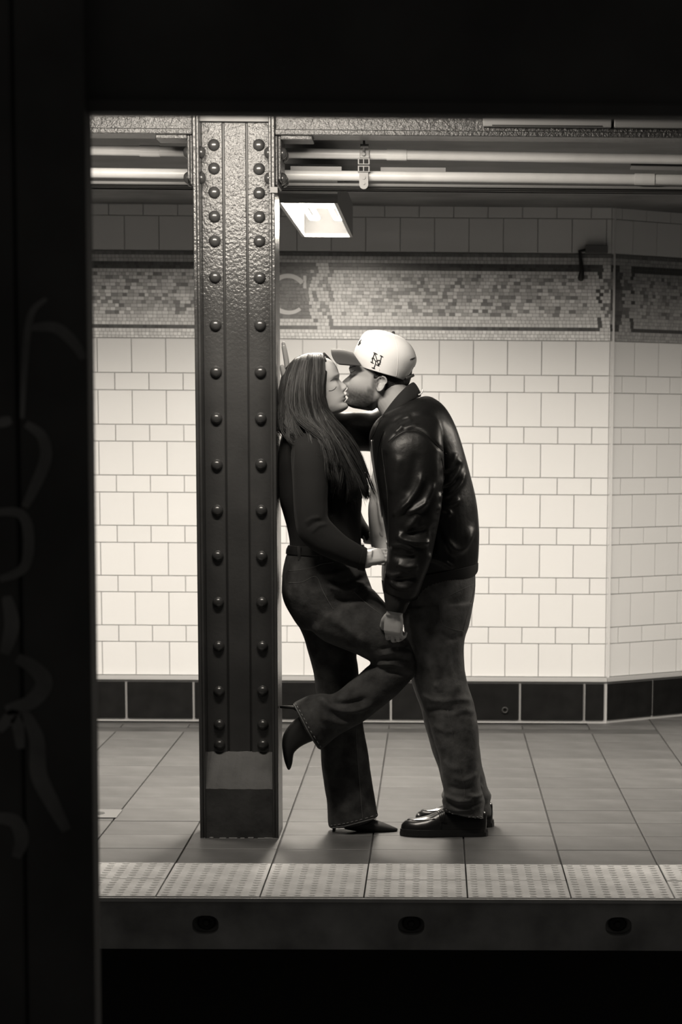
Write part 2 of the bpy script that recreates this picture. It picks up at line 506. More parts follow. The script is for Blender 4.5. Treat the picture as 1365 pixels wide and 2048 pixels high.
tag(wall_block('trim_2', bpy.data.materials['bullnose'], corner+fn*.018, fdir, fn, LF, zw(1362.5), zw(1354.5), .02), kind='structure')

# floor
Y_T = Y_EDGE+2*S_FT+.004                              # back of the tactile strip
floor = tag(MB().box((-3.4, Y_T, -.30), (3.4, YW+1.0, -.006)).build('floor', M['floor_grout']), kind='structure')
n_rows = int(math.ceil((YW-Y_T)/S_FT))+2
for r in range(n_rows):
    ya = Y_T+r*S_FT; off = 0.0 if r else .0
    for k in range(-9, 6):
        xa = X0+k*S_FT
        if ya > YW and xa < XC-.1: continue
        d = S_FT
        if ya < YW < ya+S_FT and xa < XC: d = YW-.004-ya
        if d < .03: continue
        if d == S_FT and ya+S_FT > YW and xa > XC+.9: continue
        o = put_tile(floor, 'tile', round(S_FT-.005, 4), round(d-.005, 4), (xa+.0025, ya+.0025, random.uniform(-.0006, .0006)), 0, M['floor_tile'], .012, rx=-math.pi/2)
        o.location.z += 0; o.rotation_euler = (math.pi/2*-1, 0, 0)
        o.location.y = ya+.0025; o.scale = (1, 1, -1)
for o in floor.children: pass

# ceiling
tag(MB().box((-3.4, float(floor_at(480, 1677)[1])+.06, Z_CEIL+.02), (3.4, YW+1.2, Z_CEIL+.3)).build('ceiling', M['ceiling']), kind='structure')

# ================================================================== PLATFORM EDGE
ts = empty('tactile_strip', (0, Y_EDGE, 0))
tag(ts, 'pale bumpy tactile paving strip along the platform edge', 'paving')
def tactile_mesh():
    w = S_FT-.005; mb = MB(); mb.box((0, 0, -.009), (w, w, .004)); n = 7; p = w/n
    for i in range(n):
        for j in range(n):
            cx, cy = (i+.5)*p, (j+.5)*p; r = .0125
            prof = [(r, .0035), (r*.86, .0055), (r*.62, .0068)]
            mb.rings([[(cx+q*math.cos(t*math.pi/4), cy+q*math.sin(t*math.pi/4), z) for t in range(8)] for q, z in prof])
    me = mb.mesh('tactile_tile'); me.materials.append(M['tactile']); return me
tme = tactile_mesh()
for k in range(-9, 7):
    for r in range(2):
        o = bpy.data.objects.new('tactile_tile', tme); COL.objects.link(o)
        o.location = (X0+k*S_FT+.0025, Y_EDGE+.003+r*S_FT, random.uniform(-.001, .001)); set_parent(o, ts)
MB().box((-3.4, Y_EDGE+.002, -.0095), (3.4, Y_T, -.006)).build('mortar_bed', M['floor_grout'], ts)
pe = empty('platform_edge', (0, Y_EDGE, -.2))
tag(pe, 'dark stained edge board with oval bolt sockets below the tactile strip', 'platform edge')
Z_N = min(float(at(700, 1804, Y_EDGE-.01)[2]), -.0100); Z_B = float(at(700, 1900, Y_EDGE-.01)[2])
MB().box((-3.4, Y_EDGE-.012, Z_N), (3.4, Y_EDGE+.001, .001)).build('nosing', M['edge_light'], ts)
# face board with real oval recesses: a grid ring round each socket
SOCK = [(-2, None), (411, 1850), (823, 1850), (1238, 1855)]
socks = [at(px, py, Y_EDGE-.004) for px, py in SOCK[1:]]
xs = [float(s[0]) for s in socks]; zc = float(np.mean([s[2] for s in socks])); ra, rb = .039, .028; yb = Y_EDGE-.004
def board():
    mb = MB(); x_prev = -3.4; n = 32
    for sx in xs:
        a, b = sx-.07, sx+.07
        mb.add([(x_prev, yb, Z_B), (a, yb, Z_B), (a, yb, Z_N), (x_prev, yb, Z_N)], [(0, 1, 2, 3)])
        out = []; inn = []
        for i in range(n):
            t = 2*math.pi*i/n; c, s = math.cos(t), math.sin(t); k = 1/max(abs(c), abs(s))
            ox = sx+.07*c*k; oz = (zc+(Z_N-zc)*s*k) if s > 0 else (zc+(zc-Z_B)*s*k)
            out.append((ox, yb, oz)); e = 2.6
            ix = sx+ra*math.copysign(abs(c)**(2/e), c); iz = zc+rb*math.copysign(abs(s)**(2/e), s); inn.append((ix, yb, iz))
        deep = [(p[0], yb+.05, p[2]) for p in inn]
        mb.rings([out, inn, deep], cap=False); x_prev = b
    mb.add([(x_prev, yb, Z_B), (3.4, yb, Z_B), (3.4, yb, Z_N), (x_prev, yb, Z_N)], [(0, 1, 2, 3)])
    mb.box((-3.4, Y_EDGE+.046, Z_B), (3.4, Y_EDGE+.25, min(Z_N, -.033)))
    mb.add([(-3.4, yb, Z_B), (3.4, yb, Z_B), (3.4, Y_EDGE+.2, Z_B), (-3.4, Y_EDGE+.2, Z_B)], [(0, 3, 2, 1)])
    return mb
me = board().mesh('edge_board'); fix_normals(me)
link_mesh('edge_board', me, M['edge_board'], pe, smooth=False)
for sx in xs:
    mb = MB(); q = math.pi/3
    mb.rings([[(sx+r*1.25*math.cos(t*math.pi/8), y, zc+r*math.sin(t*math.pi/8)) for t in range(16)] for r, y in ((.022, yb+.05), (.022, yb+.042), (.018, yb+.040))])
    mb.rings([[(sx+r*math.cos(t*q), y, zc+r*math.sin(t*q)) for t in range(6)] for r, y in ((.011, yb+.045), (.011, yb+.028), (.008, yb+.026))])
    me = mb.mesh(); fix_normals(me); link_mesh('socket_bolt', me, M['bolt'], pe, smooth=False)
# wall under the overhang, in the dark above the tracks
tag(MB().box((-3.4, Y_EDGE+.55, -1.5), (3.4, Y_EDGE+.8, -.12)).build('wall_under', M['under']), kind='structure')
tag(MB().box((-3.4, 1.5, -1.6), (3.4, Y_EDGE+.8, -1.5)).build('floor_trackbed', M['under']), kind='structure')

# ================================================================== RIVETED COLUMN
c0 = floor_at(400.5, 1677); c1 = floor_at(558, 1677)
CX0, CX1, CY0 = float(c0[0]), float(c1[0]), float(c0[1]); CY1 = CY0+.25; CYW = CY0+.115
colm = empty('riveted_column', ((CX0+CX1)/2, (CY0+CY1)/2, 0))
tag(colm, 'riveted dark painted steel column the couple leans on', 'column')
TOP = 2.75
def bevel_box(name, a, b, m, parent, w=.0025):
    me = MB().box(a, b).mesh(name)
    bm = bmesh.new(); bm.from_mesh(me); bmesh.ops.bevel(bm, geom=bm.edges[:], offset=w, segments=1, affect='EDGES'); bm.to_mesh(me); bm.free()
    return link_mesh(name, me, m, parent, smooth=False)
FT = .011
bevel_box('flange', (CX0, CY0, 0), (CX0+FT, CY1, TOP), M['paint'], colm)
bevel_box('flange', (CX1-FT, CY0, 0), (CX1, CY1, TOP), M['paint'], colm)
bevel_box('angle_leg', (CX0+FT, CY0+.004, 0), (CX0+FT+.009, CYW, TOP), M['paint'], colm)
bevel_box('angle_leg', (CX1-FT-.009, CY0+.004, 0), (CX1-FT, CYW, TOP), M['paint'], colm)
xa, xb = float(at(452, 900, CYW)[0]), float(at(499, 900, CYW)[0])
MB().box((CX0+FT, CYW+.004, 0), (CX1-FT, CYW+.014, TOP)).build('web_seam', M['dark_metal'], colm)
bevel_box('web_plate', (xa+.003, CYW-.003, 0), (xb-.003, CYW+.006, TOP), M['paint'], colm)
bevel_box('angle_leg', (CX0+FT+.008, CYW-.009, 0), (xa-.0015, CYW+.006, TOP), M['paint'], colm)
bevel_box('angle_leg', (xb+.0015, CYW-.009, 0), (CX1-FT-.008, CYW+.006, TOP), M['paint'], colm)
def rivet_mesh(r=.0195):
    mb = MB(); R = []
    for q, z in ((1.0, .0), (1.0, .12), (.93, .38), (.76, .62), (.5, .8), (.2, .88)):
        R.append([(r*q*math.cos(2*math.pi*t/16), -r*z, r*q*math.sin(2*math.pi*t/16)) for t in range(16)])
    mb.rings(R); me = mb.mesh('rivet'); fix_normals(me)
    me.polygons.foreach_set('use_smooth', [True]*len(me.polygons)); me.materials.append(M['paint_rivet']); return me
rme = rivet_mesh()
def rivet(parent, pos, rz=0.0):
    o = bpy.data.objects.new('rivet', rme); COL.objects.link(o); o.location = Vector(pos); o.rotation_euler = (0, 0, rz); set_parent(o, parent)
LR = [(428,290),(429,337),(429,385),(430,433),(431,482),(432,554),(433,650),(435,744),(435,837),(436,930),(437,1021),(437,1112),(438,1205),(438,1293),(438,1383),(440,1450),(440,1490)]
RR = [(517,290),(518,338),(518,386),(518,434),(519,482),(520,555),(521,650),(522,744),(523,837),(524,929),(525,1021),(526,1113),(526,1205),(527,1293),(528,1382),(528,1450),(527,1490)]
xr1, xr2 = float(at(434, 870, CYW)[0]), float(at(522.5, 870, CYW)[0])
for (px, py) in LR: rivet(colm, (xr1, CYW-.009, float(at(px, py, CYW-.01)[2])))
for (px, py) in RR: rivet(colm, (xr2, CYW-.009, float(at(px, py, CYW-.01)[2])))
# concrete plinth block with its sloping top, between the flanges
zb0, zb1 = float(at(480, 1578, CY0+.012)[2]), float(at(480, 1503, CYW-.01)[2])
mb = MB(); xa_, xb_ = CX0+FT+.008, CX1-FT-.008; n = 14; V = []
for i in range(n+1):
    x = xa_+(xb_-xa_)*i/n
    j = lambda a: random.uniform(-a, a)*.35
    V += [(x, CY0+.012, .0), (x, CY0+.012+j(.0015), zb0+j(.003)), (x, CYW-.008, zb1+j(.005)), (x, CYW+.002, zb1), (x, CYW+.002, 0)]
F = [(i*5+a, (i+1)*5+a, (i+1)*5+a+1, i*5+a+1) for i in range(n) for a in range(4)]
mb.add(V, F); me = mb.mesh(); fix_normals(me); link_mesh('plinth_block', me, M['plinth'], colm, smooth=False)
mb = MB()
for i in range(9):                                     # crumbs of mortar at the foot
    x = CX0+.01+(CX1-CX0-.03)*i/8+random.uniform(-.01, .01)
    mb.box((x, CY0-.004, 0), (x+random.uniform(.01, .03), CY0+.014, random.uniform(.001, .0035)))
mb.build('mortar_fillet', mat('mortar_crumbs', .22, .8), colm)

# ================================================================== GIRDER AND BRACKETS
ZG = float(at(800, 269, CY0+.005)[2])
gd = empty('ceiling_girder', (0, CY0+.1, ZG)); tag(gd, 'lumpy painted steel girder resting on the riveted column', 'beam')
def strip(name, xa, xb, y0, y1, z0, z1, m, par): return bevel_box(name, (xa, y0, z0), (xb, y1, z1), m, par, .003)
strip('girder_web', -3.4, CX0-.001, CY0+.02, CY0+.05, ZG, ZG+.34, M['girder'], gd)
strip('girder_web', CX1+.001, 3.4, CY0+.02, CY0+.05, ZG, ZG+.34, M['girder'], gd)
strip('girder_flange', -3.4, CX0-.001, CY0+.005, CY0+.165, ZG-.004, ZG+.014, M['girder'], gd)
strip('girder_flange', CX1+.001, 3.4, CY0+.005, CY0+.165, ZG-.004, ZG+.014, M['girder'], gd)
def bracket(sign):
    x = CX1 if sign > 0 else CX0
    b = empty('bracket', (x, CY0+.1, ZG-.2)); set_parent(b, colm)
    zlo = float(at(560, 372, CY0+.02)[2]); X = lambda a: x+sign*a
    for (a0, a1, y) in ((.001, .009, CY0+.012), (.010, .019, CY0+.02)):
        bevel_box('bracket_plate', (min(X(a0), X(a1)), y, zlo+(a0*2)), (max(X(a0), X(a1)), CY1, ZG-.006), M['girder'], b)
    bevel_box('bracket_plate', (min(X(.019), X(.12)), CY0+.012, ZG-.018), (max(X(.019), X(.12)), CY0+.16, ZG-.005), M['girder'], b)
    for dz in (.055, .135):
        for yy in (.07, .17):
            rivet(b, (X(.019), CY0+yy, ZG-dz), math.pi/2*sign)
        rivet(b, (x-sign*(FT+.009), CY0+.06, ZG-dz), -math.pi/2*sign)
def _b(sign):
    b = bracket(sign); return b
bracket(1); bracket(-1)
zt = float(at(545, 380, CY0)[2]); xt = float(at(548, 380, CY0-.006)[0])
tg = MB(); tg.box((xt-.012, CY0-.007, zt-.009), (xt+.012, CY0-.003, zt+.009)); tg.tube([(xt-.012, CY0-.005, zt+.0), (xt-.026, CY0+.0, zt+.001)], .0022, 8)
tg.build('metal_tag', mat('tag_grey', .12, .6), colm)
# sheet-metal cover on the girder
cv = empty('cable_cover', (float(at(1090, 247, CY0-.02)[0]), CY0, ZG+.05)); tag(cv, 'flat grey metal cable cover fixed along the girder', 'cover')
zc0, zc1 = float(at(1090, 254, CY0-.02)[2]), float(at(1090, 254, CY0-.02)[2])+.10
for i, (a, b) in enumerate(((967, 1224), (1229, 1420))):
    xa, xb = float(at(a, 250, CY0-.02)[0]), float(at(b, 250, CY0-.02)[0])
    bevel_box('cover_panel', (xa, CY0-.028, zc0), (xb, CY0+.02, zc1), mat('cover_grey', .20, .5) if i == 0 else bpy.data.materials['cover_grey'], cv)
xa, xb = float(at(985, 250, CY0-.03)[0]), float(at(1205, 250, CY0-.03)[0]); zz = float(at(1090, 251.5, CY0-.03)[2])
MB().box((xa, CY0-.030, zz-.002), (xb, CY0-.026, zz+.002)).build('slot', M['dark_metal'], cv)

# ================================================================== PIPES
YP = CY0+.33
def pipe(name, pyl, pyr, r, m, label, Y=YP, couplings=()):
    a, b = at(300, pyl, Y), at(1200, pyr, Y); d = (b-a)/(b[0]-a[0])
    o = empty(name, (0, Y, (a+d*(0-a[0]))[2])); tag(o, label, 'pipe')
    mb = MB(); mb.tube([a+d*(x-a[0]) for x in np.linspace(-3.4, 3.4, 12)], r, 24); mb.build('pipe_run', m, o, smooth=True)
    for cx in couplings:
        x = at(cx, pyr, Y)[0]; mb = MB(); mb.tube([a+d*(x-.033-a[0]), a+d*(x+.033-a[0])], r*1.14, 24); mb.build('coupling', m, o)
    return o
pipe('conduit_pipe', 302, 316, .0165, M['pipe'], 'cream painted conduit pipe running above another below the girder', couplings=(794, 300))
pipe('conduit_pipe', 347, 357.5, .0165, M['pipe'], 'cream painted conduit pipe, lower of the two below the girder', couplings=(1290,))
pipe('cable_run', 366, 374, .006, M['channel'], 'thin grey cable just under the lower cream pipe', YP+.03)['category'] = 'cable'
pipe('cable_run', 371, 380, .009, M['cable'], 'thick black cable sagging below the pipes', YP+.05)['category'] = 'cable'
pipe('cable_run', 377, 385, .005, M['cable'], 'thin black cable hanging lowest under the pipes', YP+.07)['category'] = 'cable'
for (a, b, py) in ((582, 684, 339), (762, 892, 341), (1262, 1400, 334)):
    xa, xb = float(at(a, py, YP+.06)[0]), float(at(b, py, YP+.06)[0]); z = float(at(a, py, YP+.06)[2])
    t = MB(); t.box((xa, YP+.04, z-.008), (xb, YP+.08, z+.009)); t.box((xa, YP+.036, z-.009), (xb, YP+.042, z-.003))
    o = t.build('strut_channel', M['channel'], None, origin=((xa+xb)/2, YP+.06, z))
    tag(o, {582: 'short steel channel between the pipes right beside the column', 762: 'short steel channel between the pipes right of the pipe hanger', 1262: 'short steel channel between the pipes near the right edge'}[a], 'channel')
# pipe hanger
hg = empty('pipe_hanger', tuple(at(728, 330, YP-.03))); tag(hg, 'bolted metal pipe clamp hanging both cream pipes', 'clamp')
def hp(px, py, y=-.03): return at(px, py, YP+y)
def hbox(name, x0, y0, x1, y1, ya=-.035, yb=-.02, m='metal'):
    a, b = hp(x0, y0, ya), hp(x1, y1, ya); bevel_box(name, (a[0], YP+ya, b[2]), (b[0], YP+yb, a[2]), M[m], hg, .001)
mb = MB(); mb.tube([hp(729, 268), hp(728, 312)], .004, 10); mb.build('hanger_rod', M['metal'], hg, smooth=True)
hbox('hanger_nut', 721, 288, 738, 296, -.04, -.015)
hbox('strap', 720, 300, 739, 316, -.024, -.018)
for (y0, y1) in ((317, 328), (332, 343)):
    hbox('clamp_bar', 716, y0-1, 740, y0+1.6); hbox('clamp_bar', 716, y1-1.2, 740, y1+1.2)
    hbox('clamp_side', 716, y0, 719, y1); hbox('clamp_side', 737, y0, 740, y1); hbox('clamp_bolt', 726.5, y0, 729, y1)
a, b = hp(719, 345, -.028), hp(737, 372, -.028); cx_, r_ = (a[0]+b[0])/2, (b[0]-a[0])/2
pts = [(a[0], a[2]), (a[0], b[2]+r_*.3)]+[(cx_-r_*math.cos(t), b[2]+r_*.3-r_*math.sin(t)) for t in np.linspace(.3, math.pi-.3, 7)]+[(b[0], b[2]+r_*.3), (b[0], a[2])]
mb = MB(); mb.prism(pts, YP-.030, YP-.022); me = mb.mesh(); fix_normals(me); link_mesh('strap', me, M['metal'], hg, smooth=False)
for (px, py, r) in ((728, 355, .006), (728, 367, .004), (728, 308, .005)):
    c = hp(px, py, -.034); mb = MB(); mb.tube([c, c+np.array([0, .016, 0])], r, 10, round_ends=False); mb.build('clamp_bolt', M['metal'], hg)

# ================================================================== FLUORESCENT FIXTURES
def fixture(loc, L, W, label, group, power, rot=0.0, along_y=True, tilt=0.0):
    """open trough lamp with two U-shaped tubes; hangs from the ceiling"""
    o = empty('ceiling_light', loc); tag(o, label, 'ceiling light', group)
    h = .13; t = .012
    def part(mb, name, m, smooth=False):
        ob = mb.build(name, m, None, smooth=smooth); ob.parent = o; return ob
    lx, ly = (W/2, L/2) if along_y else (L/2, W/2)
    mb = MB(); mb.box((-lx, -ly, h-.012), (lx, ly, h)); part(mb, 'housing', M['lamp_house'])
    for (a, b) in (((-lx, -ly, 0), (-lx+t, ly, h-.012)), ((lx-t, -ly, 0), (lx, ly, h-.012)), ((-lx+t, -ly, 0), (lx-t, -ly+t, h-.012)), ((-lx+t, ly-t, 0), (lx-t, ly, h-.012))):
        part(MB().box(a, b), 'side_panel', M['lamp_house'])
    part(MB().box((-lx+t, -ly+t, h-.018), (lx-t, ly-t, h-.013)), 'reflector', M['lamp_in'])
    for sx in (-.24, .24):
        cx = sx*W; w2 = .030
        n = L/2-.06; pts = []
        if along_y:
            pts = [(cx-w2/2, -n, .07), (cx-w2/2, n-.02, .07)]+[(cx-w2/2*math.cos(q), n-.02+.02*math.sin(q), .07) for q in np.linspace(0, math.pi, 7)[1:-1]]+[(cx+w2/2, n-.02, .07), (cx+w2/2, -n, .07)]
        else:
            pts = [(-n, cx-w2/2, .07), (n-.02, cx-w2/2, .07)]+[(n-.02+.02*math.sin(q), cx-w2/2*math.cos(q), .07) for q in np.linspace(0, math.pi, 7)[1:-1]]+[(n-.02, cx+w2/2, .07), (-n, cx+w2/2, .07)]
        mb = MB(); mb.tube(pts, .009, 8); part(mb, 'tube', M['tubes'], True)
    ld = bpy.data.lights.new('lamp_glow', 'AREA'); ld.shape = 'RECTANGLE'; ld.size = 2*lx-.05; ld.size_y = 2*ly-.05
    ld.energy = power; ld.color = TINT
    lo = bpy.data.objects.new('lamp_glow', ld); COL.objects.link(lo); lo.parent = o; lo.location = (0, 0, .014)
    o.rotation_euler = (tilt, 0, rot); return o
ZL = 2.115
q = [floor_at(px, py, ZL) for px, py in ((564, 408), (688, 404), (598, 473), (695, 475))]
yn, yf = (q[0][1]+q[1][1])/2, (q[2][1]+q[3][1])/2
xa, xb = (q[0][0]+q[2][0])/2, (q[1][0]+q[3][0])/2
FX = ((xa+xb)/2, (yn+yf)/2, ZL)
print('FIX', FX, yf-yn, xb-xa, 'YW', YW, 'edge', Y_EDGE, 'facet', math.degrees(FACET), 'ceil', Z_CEIL, 'col', CX0, CX1, CY0, 'ZG', ZG)
fixture(FX, yf-yn, xb-xa, 'open fluorescent ceiling light with two glowing tubes beside the column', None, P_BACK)
for dx, lb in ((-2.6, 'fluorescent ceiling light further along the platform, left of the column'), (2.8, 'fluorescent ceiling light further along the platform, beyond the wall corner')):
    fixture((FX[0]+dx, FX[1], ZL), yf-yn, xb-xa, lb, 'platform ceiling lights', P_BACK)
def batten(loc, L, label, power, tilt):
    """bare batten lamp: slim housing, end caps and two tubes, turned towards the platform"""
    o = empty('batten_light', loc); tag(o, label, 'ceiling light')
    def part(mb, name, m, smooth=False):
        ob = mb.build(name, m, None, smooth=smooth); ob.parent = o
    part(MB().box((-L/2, -.06, .04), (L/2, .06, .10)), 'housing', M['lamp_house'])
    for sx in (-1, 1): part(MB().box((sx*L/2-.012, -.055, 0), (sx*L/2+.012, .055, .04)), 'end_cap', M['lamp_house'])
    for sy in (-.03, .03):
        mb = MB(); mb.tube([(-L/2+.012, sy, .018), (L/2-.012, sy, .018)], .013, 10); part(mb, 'tube', M['tubes'], True)
    ld = bpy.data.lights.new('lamp_glow', 'AREA'); ld.shape = 'RECTANGLE'; ld.size = L-.06; ld.size_y = .10; ld.energy = power; ld.color = TINT
    lo = bpy.data.objects.new('lamp_glow', ld); COL.objects.link(lo); lo.parent = o; lo.location = (0, 0, -.004)
    o.rotation_euler = (tilt, 0, 0)
    inv = (Matrix.Translation(Vector(loc)) @ Matrix.Rotation(tilt, 4, 'X')).inverted()
    for sx in (-.3, .3):                                # arms carry the lamp off the girder
        x = loc[0]+sx; mb = MB(); mb.tube([(x, loc[1]-.05, loc[2]+.07), (x, loc[1]+.1, loc[2]+.13), (x, CY0+.022, loc[2]+.13)], .009, 8)
        a = mb.build('support_arm', M['lamp_house'], None, smooth=True); a.parent = o; a.matrix_parent_inverse = inv
batten((FRONT_X, FRONT_Y, FRONT_Z), 1.0, 'bare fluorescent batten light above the platform edge in front of the column', P_FRONT, FRONT_TILT)

# ================================================================== FOREGROUND STEEL
YF = 4.7
xe = float(at(193, 1000, YF+.10)[0]); ztop = float(at(700, 238, YF)[2])
xe -= .018
fc = empty('trackside_column', (xe-.2, YF+.1, -1.5)); fc.rotation_euler = (0, .0065, 0); tag(fc, 'dark out-of-focus steel column with faded graffiti filling the left edge', 'column')
xs_ = float(at(38, 1000, YF)[0])-.018
bevel_box('face_plate', (xs_+.002, YF, -1.5), (xe, YF+.02, 2.9), M['near'], fc, .004)
bevel_box('face_plate', (xe-.42, YF, -1.5), (xs_-.002, YF+.02, 2.9), M['near'], fc, .004)
bevel_box('flange', (xe-.42, YF+.02, -1.5), (xe-.40, YF+.10, 2.9), M['near'], fc)
bevel_box('flange', (xe-.02, YF+.02, -1.5), (xe-.001, YF+.10, 2.9), M['near'], fc)
bevel_box('gap_backing', (xe-.40, YF+.03, -1.5), (xe-.02, YF+.06, 2.9), M['near'], fc)  # added backing, stops light leaking through the gap between the face plates
def ribbon(pts, wpx, y):
    P = catmull([at(x, yy, y)[[0, 2]] for x, yy in pts], 8); R = []
    for i in range(len(P)):
        t = P[min(i+1, len(P)-1)]-P[max(i-1, 0)]; t /= np.linalg.norm(t)+1e-9; n = np.array([-t[1], t[0]])
        w = wpx/1150/2*(.55+.45*math.sin(math.pi*(i+.5)/len(P)))
        a, b = P[i]+n*w, P[i]-n*w
        R.append([(a[0], y, a[1]), (b[0], y, b[1]), (b[0], y+.0012, b[1]), (a[0], y+.0012, a[1])])
    R = [[(p[0]-.018, p[1], p[2]) for p in r] for r in R]
    return R
def gp(*p): return [(x/1.377, 560+y/1.377) for x, y in p]
for pts, w in ((gp((125, 50), (90, 80), (75, 130), (65, 250), (60, 380)), 14), (gp((85, 130), (150, 130), (200, 170), (228, 215)), 22),
               (gp((70, 395), (115, 430), (125, 490), (95, 570), (68, 625)), 24), (gp((-20, 640), (55, 642), (80, 700), (68, 790), (0, 825)), 22),
               (gp((20, 870), (35, 950), (15, 1030)), 30), (gp((50, 1040), (100, 1070), (125, 1110), (90, 1160), (20, 1185)), 34),
               (gp((70, 1190), (105, 1260), (112, 1360), (150, 1440), (190, 1515)), 34), (gp((0, 1240), (45, 1200), (62, 1290)), 26),
               (gp((-20, 1480), (45, 1490), (66, 1540), (50, 1590)), 30), (gp((-10, 395), (30, 385)), 20)):
    mb = MB(); mb.rings(ribbon(pts, w, YF-.0012)); me = mb.mesh(); fix_normals(me); link_mesh('graffiti_stroke', me, M['graffiti'], fc, smooth=False)
fg = empty('trackside_girder', (0, YF+.1, ztop)); tag(fg, 'dark out-of-focus steel girder across the top of the view', 'beam')
a, b = at(190, 233, YF+.10), at(1365, 243, YF+.10); sl = (b[2]-a[2])/(b[0]-a[0])
def sl_box(name, y0, y1, h0, h1, m):
    V = []
    for y in (y0, y1):
        for (x, h) in ((-2.2, h0), (2.2, h0), (2.2, h1), (-2.2, h1)): V.append((x, y, a[2]+sl*(x-a[0])+h))
    return MB().add(V, [(0,1,2,3),(7,6,5,4),(0,4,5,1),(1,5,6,2),(2,6,7,3),(3,7,4,0)]).build(name, m, fg)
sl_box('girder_flange', YF+.03, YF+.10, 0, .02, M['near']); sl_box('girder_web', YF+.05, YF+.08, .02, .9, M['near'])

# ================================================================== SMALL FITTINGS
z0 = zw(507); x0_ = XC+(1166-1218)*PXS
jb = empty('junction_box', (x0_+.05, YW, z0)); tag(jb, 'small grey junction box on the wall above the mosaic near the corner', 'junction box')
bevel_box('box_body', (x0_, YW-.03, z0), (x0_+44*PXS, YW, zw(490)), mat('box_grey', .12, .6), jb)
mb = MB(); mb.tube([(XC+(u-1218)*PXS, YW-.012, zw(v)) for u, v in ((1167, 500), (1155, 502), (1157, 520), (1160, 540), (1158, 556))], [.007, .009, .008, .010, .015], 8, round_ends=True)
mb.build('drip_stain', M['cable'], jb, smooth=True)  # black tube standing in for the dark drip stain by the box
c = Vector((XC+(1015-1218)*PXS, YW-.016, zw(1420))); mb = MB(); R_ = []
for i in range(16):
    t = 2*math.pi*i/16; R_.append([(c.x+(.012+.004*math.cos(p))*math.cos(t), c.y+.006*math.sin(p), c.z+(.012+.004*math.cos(p))*math.sin(t)) for p in np.linspace(0, 2*math.pi, 8, endpoint=False)])
mb.rings(R_+[R_[0]], cap=False); o = mb.build('wall_spout', M['bolt'], None, origin=c, smooth=True); tag(o, 'small round metal spout ring set in the black base tiles', 'pipe outlet')
c = floor_at(222, 1629); mb = MB(); mb.box((c[0]-.16, c[1]-.10, .0005), (c[0]+.03, c[1]+.10, .004))
o = empty('floor_plate', (c[0], c[1], 0)); tag(o, 'small pale access plate set in the floor by the left edge', 'floor plate')
mb.build('plate', mat('plate_grey', .15, .6), o); mb = MB(); mb.rings([[(c[0]-.055+r*math.cos(t*math.pi/8), c[1]+r*math.sin(t*math.pi/8), z) for t in range(16)] for r, z in ((.035, .003), (.033, .006), (.01, .006))])
mb.build('plate_lid', M['plinth'], o)

